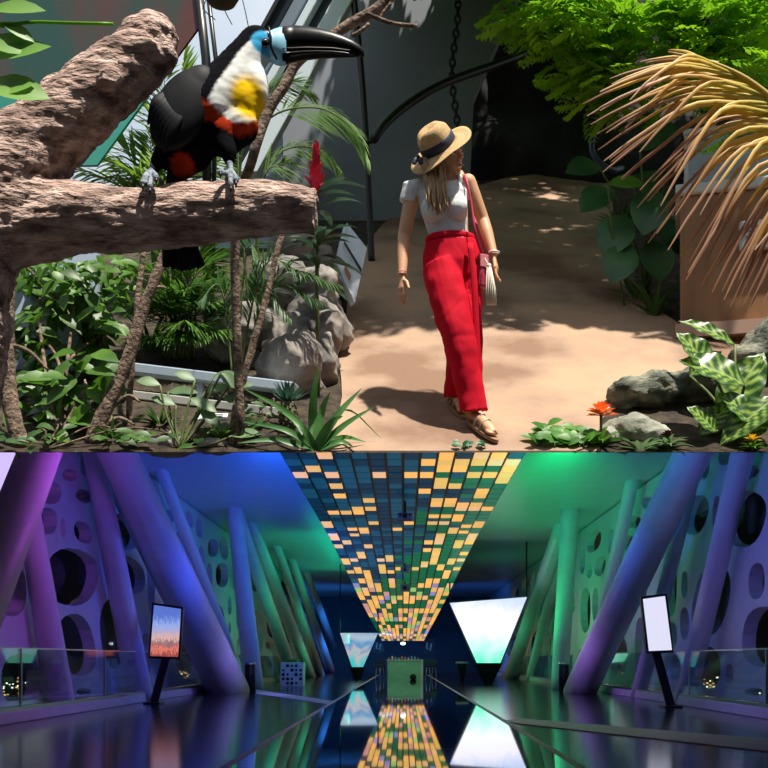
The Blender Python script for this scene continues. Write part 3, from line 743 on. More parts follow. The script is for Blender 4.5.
b = MB(); b.box((xl + .75, dF + .76, zc + hc / 2), (1.42, .03, hc)); b.build('case_back', mat('case_back', (.03, .05, .03), (.35, .42, .34), scale=4, rough=.5, lo=.4, hi=.6), t, smooth=False)
cab.rotation_euler = (0, 0, -R(14))
b = MB(); p = W(766, 234, 7.265); b.box(p, (.34, .03, .19)); t2 = thing('plaque', 'small pale plaque fixed on the wooden display cabinet', 'sign', p); bevel(b.build('plate', mat('plaque_grey', (.42, .45, .46), rough=.4), t2, smooth=False), .006)
b = MB()
for k in range(4): b.box(p + V((-.03 + .01 * (k % 2), -.018, .055 - k * .033)), (.2 - .02 * (k % 2), .004, .009))
b.build('text_lines', mat('plaque_text', (.08, .09, .1), rough=.6), t2, smooth=False)

t2.rotation_euler = (0, 0, -R(14))
# info sign by the path
dS = 7.7
def S(px, py, d=dS): return W(px, py, d)
t = thing('information_sign', 'white tilted information board on a post at the left edge of the path', 'sign', GX(S(352, 300).x, dS))
q = [S(347, 223, 7.95), S(367, 248, 7.75), S(355, 303, 7.45), S(337, 264, 7.65)]
b = MB(); b.prism(q, (-.03, .05, -.01)); b.build('board', mat('white_board', (.75, .8, .85), (.62, .68, .75), scale=5, rough=.4), t, smooth=False)
b = MB()
def qi(u, v): return q[0].lerp(q[1], u).lerp(q[3].lerp(q[2], u), v) + V((.008, -.02, .008))
b.prism([qi(.05, .47), qi(.95, .47), qi(.95, .53), qi(.05, .53)], (.002, -.004, .002)); b.build('dark_joint', m_iron, t, smooth=False)
b = MB(); b.prism([qi(.3, .82), qi(.6, .82), qi(.6, .93), qi(.3, .93)], (.002, -.004, .002)); b.build('brown_picture', mat('sign_brown', (.35, .15, .07), rough=.6), t, smooth=False)
b = MB(); c = S(350, 262, 7.85); b.tube([V((c.x - .06, 7.85, gz(7.85) - .05)), c + V((-.03, .05, -.02))], .03, 8); b.build('post', m_iron, t)

# low metal rails (left front)
m_rail = mat('blue_grey_metal', (.36, .45, .55), (.44, .53, .62), scale=6, rough=.4)
t = thing('metal_rail', 'blue-grey flat metal rail running low through the plants on the left', 'rail', G(200, 405))
a = W(108, 366, 6.62); c = W(296, 389, 6.38)
b = MB(); b.beam(a, c, .10, .06); bevel(b.build('rail', m_rail, t, smooth=False), .008)
for u in (.02, .5, .97):
    p = a.lerp(c, u); b = MB(); b.box((p.x, p.y, (p.z + gz(p.y)) / 2 - .02), (.035, .035, max(.05, p.z - gz(p.y) + .02))); b.build('support', m_rail, t, smooth=False)
t = thing('edging_board', 'pale low edging board on the soil below the blue-grey rail', 'board', G(200, 410))
b = MB(); b.beam(G(128, 398) + V((0, 0, .02)), G(286, 417) + V((0, 0, .02)), .05, .05); bevel(b.build('plank', mat('pale_board', (.5, .5, .46), (.38, .38, .35), scale=8, rough=.7), t, smooth=False), .006)
b = MB(); p = G(213, 433); q_ = p + V((0, 0, .09)); rot = Matrix.Rotation(R(35), 3, 'X')
t = thing('plant_label', 'small white plant label standing on the soil near the front left', 'sign', p)
b.box(q_, (.16, .09, .008), rot); bevel(b.build('plate', mat('white_label', (.7, .72, .75), rough=.4), t, smooth=False), .002)
b = MB()
for k in range(3): b.box(q_ + rot @ V((0, .022 - k * .022, .006)), (.11, .006, .002), rot)
b.build('text_lines', MATS['plaque_text'], t, smooth=False)
b = MB(); b.tube([p - V((0, 0, .02)), q_ + V((0, .02, 0))], .008, 6); b.build('stake', m_iron, t)

# blue hose loop
b = MB(); b.tube(spline([W(604, 118, 8.6), W(594, 134, 8.6), W(592, 150, 8.6), W(600, 163, 8.6), W(613, 170, 8.65), W(622, 168, 8.8)], 6), .022, 10)
b.build('blue_pipe', mat('blue_pipe', (.06, .10, .18), rough=.3), label='blue-black curved pipe loop beside the broad-leaved plant', cat='pipe')

# rocks: a lump melted from ellipsoids, then weathered
def rock(name, lumps, m, label, voxel=.03, amp=.06, fr=3.0, ridge=0.0, cat='rock', fine=.012):
    b = MB()
    for px, py, d, rx, ry, rz, rot in lumps:
        b.ellip(W(px, py, d), (rx, ry, rz), Matrix.Rotation(R(rot), 3, 'Y') if rot else None, 18, 12)
    o = fuse(b, voxel, 3)
    for i, p in enumerate(o.v):
        n_ = o.n[i]; q = p * fr
        dsp = amp * noise.noise(q) + amp * .5 * noise.noise(q * 2.3) + fine * noise.noise(q * 7)
        dsp -= ridge * max(0, .25 - abs(noise.noise(q * 1.1 + V((5, 1, 2)))))
        o.v[i] = p + n_ * dsp
    return o.build(name, m, label=label, cat=cat)
m_bould = mat('grey_tan_boulder', (.13, .12, .115), (.36, .32, .28), c3=(.24, .22, .20), scale=3.5, rough=.85, bump=.7, bscale=16, detail=8)
rock('boulder', [(300, 372, 6.85, .27, .4, .26, 0), (318, 335, 7.15, .22, .35, .28, 0), (322, 300, 7.5, .16, .35, .25, 15), (300, 262, 7.9, .24, .35, .22, 0), (255, 345, 7.2, .32, .4, .24, 0), (278, 300, 7.6, .28, .4, .25, 0), (320, 375, 6.75, .13, .2, .2, 0)],
     m_bould, 'large weathered grey boulder beside the left edge of the path', .02, .08, 3.0, ridge=.30, fine=.02)
m_logg = mat('mossy_grey_log', (.035, .04, .03), (.26, .26, .19), c3=(.11, .12, .09), scale=7, rough=.85, bump=.9, bscale=22, stretch=(1, 1, 2.2))
rock('fallen_log', [(628, 394, 6.45, .12, .16, .10, 0), (655, 390, 6.47, .16, .16, .12, -6), (690, 385, 6.5, .18, .16, .12, -6), (725, 382, 6.5, .16, .15, .11, 0)], m_logg, 'mossy grey rounded log lying across the soil at lower right', .018, .03, 6, ridge=.07, cat='log')
rock('boulder', [(765, 352, 6.85, .15, .25, .15, 0), (785, 345, 6.9, .2, .3, .2, 0), (745, 362, 6.8, .1, .2, .08, 0)], m_logg, 'dark mossy boulder at the right edge below the cabinet', .025, .04, 5, ridge=.06)
m_pal = mat('lichen_rock', (.14, .15, .11), (.42, .43, .36), c3=(.27, .28, .22), scale=5, rough=.9, bump=.7, bscale=20)
rock('boulder', [(628, 434, 6.2, .15, .2, .10, 0), (650, 438, 6.18, .12, .18, .08, 0), (608, 440, 6.15, .08, .12, .06, 0)], m_pal, 'pale lichen-covered rock behind the orange flower', .016, .03, 6, ridge=.04)
rock('boulder', [(168, 446, 6.1, .16, .12, .06, 0), (215, 447, 6.08, .12, .12, .05, 0)], m_bould, 'low flat tan stone at the front edge below the plant label', .016, .02, 6)
rock('driftwood', [(577, 446, 6.08, .14, .06, .03, 3), (602, 443, 6.08, .1, .06, .03, 0)], mat('brown_driftwood', (.06, .035, .02), (.16, .10, .06), scale=8, rough=.9, bump=.5, stretch=(1, 1, 5)), 'short brown piece of driftwood at the front edge beside the orange flower', .012, .012, 9, cat='wood')

# the forked branch in the foreground and its trunk outside the frame
D = 2.4
def bark(o, along, amp=.006, k=1.0):
    for i, p in enumerate(o.v):
        q = p * 14 * k
        r1 = noise.noise(V((q.x * .8, q.y, q.z * 2.2))) ; r2 = noise.noise(V((q.x * 2, q.y * 3, q.z * 5)))
        cr = max(0, .22 - abs(noise.noise(V((q.x * .9 + 9, q.y * 1.5, q.z * 2.4))))) 
        r3 = noise.noise(V((p.x * 50, p.y * 90, p.z * 190))); r4 = abs(noise.noise(V((p.x * 30, p.y * 60, p.z * 75))))
        o.v[i] = p + o.n[i] * (.0016 * r3 - .0018 * max(0, .18 - r4) / .18 + amp * (r1 * 1.2 + r2 * .8) - cr * amp * 1.4)
m_bark = mat('pinkish_brown_bark', (.16, .10, .08), (.70, .52, .44), c3=(.44, .30, .245), scale=16, rough=.85, bump=1.0, bscale=45, stretch=(1, 2, 2.6), detail=12, lo=.34, hi=.66)
b = MB(); k = D / F
b.tube(spline([W(-75, 330, D), W(-50, 260, D), W(-5, 190, D), W(45, 138, D), W(100, 90, D), W(152, 46, D)], 6), [q * k for q in rlist([70, 66, 54, 40, 35, 30], 6)], 20)
b.tube(spline([W(-40, 240, D), W(20, 228, D), W(70, 219, D), W(130, 220, D), W(200, 214, D), W(265, 208, D), W(316, 211, D)], 6), [q * k for q in rlist([40, 38, 36, 31, 30, 27, 22], 6)], 20)
b.ellip(W(150, 40, D), (.062, .06, .058), None, 14, 9); b.ellip(W(138, 30, D), (.035, .04, .03)); b.ellip(W(163, 55, D), (.035, .04, .035)); b.ellip(W(268, 212, D), (.07, .058, .052)); b.ellip(W(10, 205, D), (.12, .10, .12)); b.ellip(W(110, 78, D - .06), (.03, .03, .03))
b.tube(spline([W(-62, 300, D), W(-95, 520, D), V((-1.16, D, -.6)), V((-1.2, D, FZ))], 5), [.16] * 5 + [.18] * 11, 18)
o = fuse(b, .0045, 2); bark(o, None, .0042)
BR = o.build('tree_branch', m_bark, label='thick forked pinkish-brown tree branch crossing the upper left, the toucan on it', cat='branch')

m_twig = mat('twig_bark', (.07, .045, .03), (.30, .21, .15), scale=22, rough=.9, bump=.9, bscale=50)
def sapling(px, rad, d, label, twigs=(), name='young_tree'):
    t = thing(name, label, 'tree', GX(W(px[0][0], 0, d).x, d))
    pts = [W(x, y, d + (q[0] if q else 0)) for x, y, *q in px]
    pts[0] = GX(pts[0].x, pts[0].y, -.03) if pts[0].z < gz(pts[0].y) + .3 else pts[0]
    b = MB(); sp = spline(pts, 6); b.tube(sp, [r * d / F for r in rlist(rad, 6)], 12)
    for i, p in enumerate(b.v): b.v[i] = p + V((noise.noise(p * 18), noise.noise(p * 18 + V((9, 0, 0))), 0)) * .008
    b.build('stem', m_twig, t)
    for tw in twigs:
        b = MB(); b.tube(spline([W(x, y, d + (q[0] if q else 0)) for x, y, *q in tw[0]], 5), [r * d / F for r in rlist(tw[1], 5)], 8); b.build('twig', m_twig, t)
    return t
sapling([(22, 450), (10, 400), (7, 330), (9, 250), (2, 170)], [9, 8, 7, 7, 6], 6.0, 'pale brown slim trunk rising at the left edge below the thick branch', [([(12, 345), (30, 352), (48, 370)], [2.5, 2, 1.2])])
sapling([(92, 449), (103, 415), (127, 362), (143, 310), (160, 266), (172, 225)], [9, 8, 6.5, 5.5, 5, 3], 6.05, 'crooked brown stem leaning right from the lower left plants', [([(150, 290), (158, 287), (166, 288)], [2.5, 2, 1.2]), ([(108, 410), (128, 396), (140, 402)], [3, 2, 1]), ([(100, 430), (118, 418), (135, 425)], [3, 2, 1])])
sapling([(128, 430), (131, 380), (136, 320), (143, 250), (146, 200)], [3.2, 3, 3, 2.8, 2], 6.2, 'thin straight stem just behind the crooked brown stem')
sapling([(233, 449), (236, 410), (247, 365), (262, 315), (279, 245), (290, 200)], [4.5, 4.2, 3.8, 3.3, 2.8, 2], 6.02, 'thin reddish-brown stem crossing in front of the boulder', [([(262, 315), (268, 300), (266, 290)], [2, 1.5, 1])])
# bare branch behind the beak
t = thing('bare_branch', 'bare forked brown branch slanting behind the toucan beak', 'branch', W(340, 30, 5.5))
b = MB(); q = 5.5 / F
b.tube(spline([W(418, -40, 5.5), W(383, 4, 5.5), W(345, 27, 5.5), W(300, 60, 5.5), W(285, 85, 5.5), W(268, 112, 5.5), W(252, 160, 5.5), W(235, 235, 5.8), V((-.88, 5.98, gz(5.98)))], 6), [r * q for r in rlist([6, 5.5, 5, 5, 5.5, 5.5, 5, 5, 5], 6)], 10); b.build('limb', m_twig, t)
for tw, rr_ in (([(368, 14), (388, 22), (402, 25), (417, 26)], 2.2), ([(380, 18), (385, 10), (391, 3)], 1.6), ([(352, 36), (362, 30), (369, 24)], 2.0)):
    b = MB(); b.tube(spline([W(x, y, 5.48) for x, y in tw], 5), rr_ * q, 8); b.build('twig', m_twig, t)

# light of the plant house: sun and sky
sl_ = bpy.data.lights.new('sun', 'SUN'); sl_.energy = 7.6; sl_.angle = R(1.6); sl_.color = (1, .93, .82)
so = bpy.data.objects.new('sun', sl_); COL.objects.link(so); so.location = (3, -3, 12); so.rotation_euler = V((-.34, .42, -1.42)).to_track_quat('-Z', 'Y').to_euler()
w = bpy.data.worlds.new('sky'); sc.world = w; w.use_nodes = True
bg = w.node_tree.nodes['Background']; bg.inputs[0].default_value = (.80, .86, 1, 1); bg.inputs[1].default_value = .58
# ================================================================ PLANTS
def leafmat(name, c1, c2, tr=.35, rough=.45, scale=5): return mat(name, c1, c2, scale=scale, rough=rough, transl=tr, lo=.3, hi=.7)
lm_mid = leafmat('mid_green_leaf', (.025, .085, .010), (.13, .30, .022))
lm_dark = leafmat('dark_green_leaf', (.02, .07, .015), (.08, .19, .03))
lm_bright = leafmat('bright_lime_leaf', (.10, .30, .008), (.34, .62, .02), tr=.45)
lm_pinn = leafmat('tree_leaf_green', (.09, .28, .010), (.36, .66, .02), tr=.45, scale=3)
lm_palm = leafmat('palm_leaf_green', (.08, .20, .02), (.34, .52, .09))
lm_pale = leafmat('pale_grey_green_leaf', (.08, .17, .06), (.20, .34, .14))
lm_blue = leafmat('blue_green_leaf', (.02, .07, .05), (.07, .17, .11))
lm_stem = mat('green_stem', (.06, .12, .02), (.14, .16, .05), scale=10, rough=.6)
rp = random.Random(21)
def rv(a=1.0): return V((rp.uniform(-a, a), rp.uniform(-a, a), rp.uniform(-a, a)))

def frond(bl, bs, pts, r, ll, lw, n=26, droop=.6, spread=70, taper=True, start=.12, up=V((0, 0, 1)), mi=0, jit=.1):
    """arched stalk with two rows of narrow leaflets"""
    sp = spline(pts, 6); bs.tube(sp, [lerp(r, r * .25, i / (len(sp) - 1)) for i in range(len(sp))], 6)
    m = len(sp) - 1
    for i in range(n):
        t = start + (1 - start) * i / (n - 1); k = min(m - 1, int(t * m)); p = sp[k].lerp(sp[k + 1], t * m - k); tg = (sp[min(m, k + 1)] - sp[max(0, k - 1)]).normalized()
        side = tg.cross(up)
        if side.length < .05: side = V((1, 0, 0))
        side.normalize(); L = ll * (math.sin(math.pi * (.15 + .8 * t)) ** .7 if taper else 1)
        a = R(lerp(spread, 25, t))
        for s in (-1, 1):
            d = tg * math.cos(a) + side * s * math.sin(a) + V((0, 0, -droop * .35)) + rv(jit)
            bl.leaf(p, d, up, L * rp.uniform(.85, 1.1), lw, bend=droop, n=3, fold=.1, peak=.35, mi=mi)
def plant(name, label, cat, base, leaves, m, stems=None, sm=None, group=None):
    t = thing(name, label, cat, base, group)
    if stems is not None and stems.v: stems.build('stem', sm or lm_stem, t)
    leaves.build('foliage', m, t); return t

# ---- spreading tree, top right, with an added shading crown above the frame
def spray(bl, p, d, L, lw, n=7, droop=.5):
    """a small twig with paired leaflets"""
    d = d.normalized(); q = p.copy(); side = d.cross(V((0, 0, 1)))
    if side.length < .05: side = V((1, 0, 0))
    side.normalize()
    for i in range(n):
        t = i / (n - 1); q = q + d * (L / n); d = (d + V((0, 0, -droop / n))).normalized()
        l_ = L * .42 * math.sin(math.pi * (.2 + .7 * t))
        for s in (-1, 1): bl.leaf(q, d * .5 + side * s + rv(.12), V((0, -.3, 1)), l_, lw, bend=.3, n=2, fold=.12, peak=.5)
tr_ = thing('spreading_tree', 'spreading tree with fine bright green leaves overhanging the path, top right', 'tree', GX(3.6, 9.2))
bl = MB(); bs = MB()
trunk = GX(3.6, 9.2)
bs.tube(spline([trunk - V((0, 0, .1)), trunk + V((-.1, -.2, 1.0)), V((3.3, 8.8, 5.6)), V((2.6, 8.2, 6.1)), V((1.4, 8.2, 6.35)), V((.4, 8.6, 6.4))], 5), rlist([.16, .14, .12, .09, .06, .03], 5), 12)
for e in ((1.6, 7.4, 4.9), (2.4, 7.3, 4.8), (1.0, 7.6, 5.1), (3.0, 7.2, 5.0), (-.6, 9.0, 6.7), (.6, 9.8, 7.0), (2.6, 9.8, 6.9)):
    bs.tube(spline([V((2.2, 8.2, 6.1)), V((2.0, 8.0, 6.0)).lerp(V(e), .5) + V((0, 0, .3)), V(e)], 4), [.045, .04, .035, .03, .025, .022, .018, .012, .008], 8)
cl = [  # px centre, d, rx, rz (px), count
 (575, 14, 7.6, 58, 22, 60), (620, 40, 7.7, 60, 40, 75), (690, 30, 7.5, 60, 38, 75), (750, 45, 7.3, 40, 50, 70), (548, 28, 7.9, 28, 20, 26),
 (585, 70, 8.0, 28, 30, 32), (640, 80, 8.1, 45, 25, 36), (565, 60, 8.2, 18, 26, 20), (610, 100, 8.2, 30, 16, 18), (720, 85, 7.9, 40, 22, 26), (660, 0, 7.4, 110, 18, 60), (522, 4, 7.9, 24, 10, 14)]
for px, py, d, rx, ry, n in cl:
    for i in range(n):
        a = rp.uniform(0, 6.28); q = math.sqrt(rp.random()); c = W(px + rx * q * math.cos(a), py + ry * q * math.sin(a), d + rp.uniform(-.35, .35))
        aa = rp.uniform(0, 6.28); spray(bl, c, V((math.cos(aa), math.sin(aa) * .6 - .3, rp.uniform(-.5, .2))), rp.uniform(.2, .3), .048)
bs.build('trunk_and_limbs', m_twig, tr_)
bl.build('foliage', lm_pinn, tr_)
# unseen crown added above the frame to shade the far path and wall
bl = MB()
def crown(x0, x1, d0, d1, n, h0=.62, L=.3, skip=None):
    for i in range(n):
        x = rp.uniform(x0, x1); d = rp.uniform(d0, d1)
        if noise.noise(V((x * 1.7, d * 1.7, 4.4))) > .36: continue
        if skip and skip(x, d): continue
        z = h0 * d + rp.uniform(.12, .7); aa = rp.uniform(0, 6.28)
        spray(bl, V((x, d, z)), V((math.cos(aa), math.sin(aa), -.1)), L * rp.uniform(.8, 1.2), .085, n=5)
crown(-.2, 3.7, 7.55, 11.2, 2500)
crown(-.7, 1.0, 7.0, 7.6, 190)
crown(-.4, 1.3, 8.6, 10.4, 500)
bl.build('added_shade_crown', lm_pinn, tr_)

# ---- the dry golden palm frond on the right
def vgrad(o, fn): paint(o, fn, worldloc(o))
t = thing('dry_palm_frond', 'drying golden-brown palm frond arching in from the right edge', 'palm frond', W(800, 210, 5.0))
DP = 5.0
ra = [W(880, 330, DP + .1), W(840, 210, DP), W(800, 130, DP), W(755, 85, DP), W(710, 62, DP), (W(668, 52, DP))]
b = MB(); b.tube(spline(ra, 6), rlist([.03, .026, .02, .014, .009, .004], 6), 8)
b.tube(spline([W(880, 330, DP + .1), V((2.4, 5.75, 1.55)), V((2.5, 6.2, gz(6.2) - .02))], 5), [.03] * 11, 8)
m_fr = mat('dry_frond', (1, 1, 1), rough=.5, transl=.3, vcol=True)
o = b.build('midrib', m_fr, t); paint(o, lambda p, n: (.5, .36, .05), worldloc(o))
lf = [((706, 61), (668, 50)), ((716, 66), (640, 62)), ((728, 70), (612, 84)), ((738, 76), (600, 92)), ((745, 80), (583, 104)), ((752, 86), (587, 116)), ((760, 93), (592, 124)), ((766, 98), (597, 134)), ((770, 102), (598, 150)), ((775, 107), (604, 161)), ((780, 112), (603, 172)),
      ((784, 116), (622, 180)), ((788, 122), (640, 190)), ((792, 127), (637, 208)), ((796, 133), (655, 222)), ((800, 140), (648, 243)), ((804, 146), (668, 250)), ((808, 152), (690, 262)), ((812, 160), (686, 280)), ((815, 166), (701, 287)), ((818, 172), (712, 293)), ((821, 180), (716, 268)), ((824, 186), (724, 300)), ((827, 192), (736, 305)), ((830, 200), (748, 312)), ((834, 208), (762, 308)),
      ((742, 78), (660, 120)), ((762, 94), (680, 150)), ((772, 104), (660, 170)), ((800, 138), (700, 215)), ((720, 66), (650, 84)), ((735, 74), (630, 100)), ((748, 84), (625, 128)), ((765, 100), (628, 152)), ((777, 112), (650, 200)), ((790, 128), (672, 215)), ((806, 150), (705, 262)), ((818, 175), (745, 280)), ((838, 215), (755, 250))]
lf += [((a[0] + rp.uniform(-9, 6), a[1] + rp.uniform(-4, 4)), (e[0] + rp.uniform(-6, 22), e[1] + rp.uniform(-12, 10))) for a, e in lf[1:]]
b = MB(); tvals = []
for i, (a, e) in enumerate(lf):
    dj = DP + rp.uniform(-.12, .12); A = W(a[0], a[1], DP); E = W(e[0], e[1], dj + rp.uniform(-.1, .1)); L = (E - A).length
    mid = A.lerp(E, .45) + V((0, 0, L * (.09 + .14 * min(1, (i % 39) / 18) * (.8 + .5 * rp.random())))) ; q3 = A.lerp(E, .8) + V((0, 0, L * (.05 + .06 * min(1, (i % 39) / 18) * (.8 + .5 * rp.random()))))
    sp = spline([A, mid, q3, E], 4); m = len(sp) - 1
    for k, p in enumerate(sp):
        tt = k / m; tg = (sp[min(m, k + 1)] - sp[max(0, k - 1)]).normalized(); n_ = tg.cross(V((0, 1, 0))).normalized()
        w = (.0085 + .004 * noise.noise(V((i * 1.3, 0, 0)))) * (1 - tt) ** .6 * (1 if k else .5) + .0022
        nv = V((0, 1, 0)) * .6 * w
        b.v += [p - n_ * w + nv, p, p + n_ * w + nv]; tvals += [(tt, i)] * 3
        if k:
            q = len(b.v) - 6; b.f += [(q, q + 1, q + 4, q + 3), (q + 1, q + 2, q + 5, q + 4)]; b.m += [0, 0]
o = b.build('leaflets', m_fr, t)
at = o.data.color_attributes.new('Col', 'FLOAT_COLOR', 'POINT'); buf = []
for tt, i in tvals:
    g_ = V((.60, .52, .05)); y_ = V((.78, .48, .07)); br = V((.34, .16, .08)); jj = noise.noise(V((i * 3.7, tt * 3, 0))) * .25
    sh = max(.1, (.62 - .4 * min(1, i / 14) if i % 39 < 26 else .4) + jj)
    c = g_.lerp(y_, min(1, tt / max(.05, sh))) if tt < sh else y_.lerp(br, min(1, (tt - sh) / .3))
    buf += list(c) + [1]
if len(o.data.vertices) * 4 == len(buf): at.data.foreach_set('color', buf)

# ---- broad-leaved plant and its neighbours in the bed on the right
def bladed(name, label, cat, base, specs, m, wd, pet=.008, sm=None, fold=.12, peak=.5):
    """specs: stalk end point, leaf direction, leaf length"""
    bl = MB(); bs = MB(); base = V(base)
    for e, d, L, *rest in specs:
        e = V(e); mid = base.lerp(e, .55) + V((0, 0, (e - base).length * .12)); bs.tube(spline([base, mid, e], 4), [pet] * 9, 6)
        bl.leaf(e, d, rest[0] if rest else V((0, -.6, 1)), L, wd * L, bend=.5, n=6, fold=fold, peak=peak)
    return plant(name, label, cat, base, bl, m, bs, sm)
fb = GX(W(645, 0, 8.3).x, 8.2)
sp_ = []
for px, py, L, dx, dz in ((632, 176, .22, .8, -.5), (655, 190, .24, -.3, -.9), (612, 190, .2, -.8, -.5), (640, 150, .2, .4, .2), (625, 215, .24, -.5, -.9), (660, 220, .24, .6, -.8), (600, 168, .18, -.9, -.1), (650, 240, .22, .2, -.9), (628, 245, .22, -.4, -.8), (668, 170, .2, .8, .1)):
    sp_.append((W(px, py, 8.1 + rp.uniform(-.2, .2)), V((dx, -.5, dz)), L * 1.6, V((0, -1, .5))))
bladed('broad_leaf_plant', 'dark fiddle-shaped broad-leaved plant left of the display cabinet', 'plant', fb, sp_, leafmat('fiddle_leaf', (.03, .11, .045), (.09, .24, .08), tr=.2, rough=.3), .75)
bl = MB(); bs = MB()
bl.leaf(W(608, 184, 7.85), (1, -.1, .05), (0, -1, .7), .26, .17, bend=.2, n=6, fold=.1, peak=.5); p0_ = W(608, 184, 7.85)
bs.tube(spline([p0_, p0_ + V((.05, .1, -.3)), GX(p0_.x + .15, 8.0)], 4), .007, 6)
plant('broad_leaf_plant', 'single oval leaf painted sunlit light green in front of the dark broad leaves', 'plant', GX(p0_.x + .15, 8.0), bl, leafmat('painted_sunlit_leaf', (.10, .26, .03), (.20, .42, .06), tr=.3, rough=.35), bs)  # sunlight on this leaf is put into its lighter green
def tuft(name, label, cat, base, n, L, wd, m, spread=.8, mn=.5, bend=.9, dirs=None, up=V((0, 0, 1))):
    bl = MB(); base = V(base)
    for i in range(n):
        a = 2 * math.pi * i / n + rp.uniform(-.3, .3); s = rp.uniform(.15, spread)
        d = V((math.cos(a) * s, math.sin(a) * s, 1))
        bl.leaf(base + V((math.cos(a), math.sin(a), 0)) * .02, d, V((math.cos(a) * -1, -math.sin(a), .6)), L * rp.uniform(mn, 1), wd, bend=bend * rp.uniform(.5, 1.1), n=6, fold=.15, peak=.3, tip=.3)
    o = bl.build(name, m, label=label, cat=cat); return o
tuft('grass_tuft', 'tall dark grass tuft in the bed beside the cabinet base', 'grass', G(655, 318), 26, .42, .022, lm_dark)
tuft('grass_tuft', 'arching light grass blades at the curved bed edge, farther left', 'grass', G(636, 300), 14, .36, .016, lm_mid, spread=1.4)
tuft('grass_tuft', 'short green grass tuft in the dark bed below the broad leaves', 'grass', G(630, 268), 22, .34, .022, lm_dark)
tuft('grass_tuft', 'dark grass tuft at the back of the bed under the blue pipe', 'grass', G(622, 232), 22, .38, .022, lm_dark)

# ---- variegated plant, lower right
m_var = bpy.data.materials.new('variegated_leaf'); m_var.use_nodes = True
nt = m_var.node_tree; n = nt.nodes; l = nt.links; bb = n['Principled BSDF']; bb.inputs['Roughness'].default_value = .35
at_ = n.new('ShaderNodeAttribute'); at_.attribute_name = 'Col'; l.new(at_.outputs['Color'], bb.inputs['Base Color'])
trn = n.new('ShaderNodeBsdfTranslucent'); l.new(at_.outputs['Color'], trn.inputs['Color']); mx = n.new('ShaderNodeMixShader'); mx.inputs[0].default_value = .3
l.new(bb.outputs[0], mx.inputs[1]); l.new(trn.outputs[0], mx.inputs[2]); l.new(mx.outputs[0], n['Material Output'].inputs[0])
def bigleaf(b, cols, base, d, up, L, wd, bend, n=22, m=8, fold=.12):
    base = V(base); d = V(d).normalized(); r = d.cross(V(up)).normalized(); u = r.cross(d); p = base.copy(); k0 = len(b.v)
    for i in range(n + 1):
        t = i / n; w = wd * max(.02, math.sin(math.pi * t ** .85)) ** .85; ang = bend * t
        dd = d * math.cos(ang) - u * math.sin(ang); uu = u * math.cos(ang) + d * math.sin(ang)
        if i: p = p + dd * L / n
        for j in range(-m, m + 1):
            s = j / m; b.v.append(p + r * s * w / 2 + uu * (abs(s) * fold * w + .012 * math.sin(t * 22 + abs(s) * 3) * abs(s) * L * 1.4) - dd * abs(s) * .0)
            vein = math.sin((t * 13 - abs(s) * 2.6) * 2 * math.pi * .5 + noise.noise(V((t * 9, s * 4, L))) * 1.6)
            yl = max(0, vein) ** .7 * (1 - abs(s) ** 3) * (.55 + .45 * math.sin(math.pi * t))
            g0 = V((.02, .09, .012)); g1 = V((.42, .62, .10)); c = g0.lerp(g1, min(1, yl * 1.1))
            if abs(s) < .08: c = V((.35, .50, .12))
            cols.append(c)
    W_ = 2 * m + 1
    for i in range(n):
        for j in range(2 * m): a = k0 + i * W_ + j; b.f.append((a, a + 1, a + W_ + 1, a + W_)); b.m.append(0)
vb = G(735, 430)
t = thing('variegated_plant', 'large plant with yellow-green striped leaves at the lower right corner', 'plant', vb)
bs = MB()
for (sx, sy), (ex, ey), wpx, d_ in (((712, 372), (680, 333), 34, 6.1), ((745, 385), (684, 362), 44, 6.05), ((735, 345), (683, 322), 20, 6.3), ((722, 420), (768, 352), 44, 6.15), ((775, 398), (728, 444), 34, 5.98), ((758, 425), (722, 395), 34, 6.02), ((700, 436), (735, 402), 26, 6.1), ((745, 440), (778, 395), 34, 6.0), ((716, 432), (690, 408), 26, 6.0), ((690, 376), (722, 352), 24, 6.3)):
    b = MB(); cols = []; A = W(sx, sy, d_); E = W(ex, ey, d_ - .05); v = E - A; bd = .35
    bigleaf(b, cols, A, v + V((0, 0, v.length * .18)), V((0, -1, .8)), v.length * 1.05, wpx * d_ / F, bd)
    bs.tube(spline([vb, vb.lerp(A, .5) + V((0, 0, .03)), A], 4), .009, 6)
    o = b.build('leaf', m_var, t); a_ = o.data.color_attributes.new('Col', 'FLOAT_COLOR', 'POINT')
    if len(cols) == len(o.data.vertices): a_.data.foreach_set('color', [q for c in cols for q in (c.x, c.y, c.z, 1)])
bs.build('stem', lm_stem, t)

# ---- bromeliads and low flowers
def bromeliad(base, H, L, wd, m, fm, fcol_label, n=18, fl=14, fL=.05, fW=.022, hz=.16):
    t = thing('bromeliad', fcol_label, 'flower', base); bl = MB(); base = V(base)
    for i in range(n):
        a = i * 2.4; s = .4 + .6 * (i / n); bl.leaf(base + V((0, 0, .01)), V((math.cos(a) * s, math.sin(a) * s, 1.25 - s)), V((-math.cos(a), -math.sin(a), .8)), L * (.6 + .4 * i / n), wd, bend=.9, n=5, fold=.2, peak=.25, tip=.4)
    bl.build('foliage', m, t)
    bs = MB(); bs.tube([base, base + V((0, 0, hz))], .008, 6); bs.build('stem', lm_stem, t)
    bf = MB()
    for i in range(fl):
        a = i * 2.4; q = i / fl; s = 1.2 - q
        bf.leaf(base + V((0, 0, hz * (.85 + .15 * q))), V((math.cos(a) * s, math.sin(a) * s, .3 + q)), V((-math.cos(a), -math.sin(a), .8)), fL * (1.1 - .5 * q), fW, bend=.2, n=3, fold=.25, peak=.5)
    bf.build('flower_head', fm, t); return t
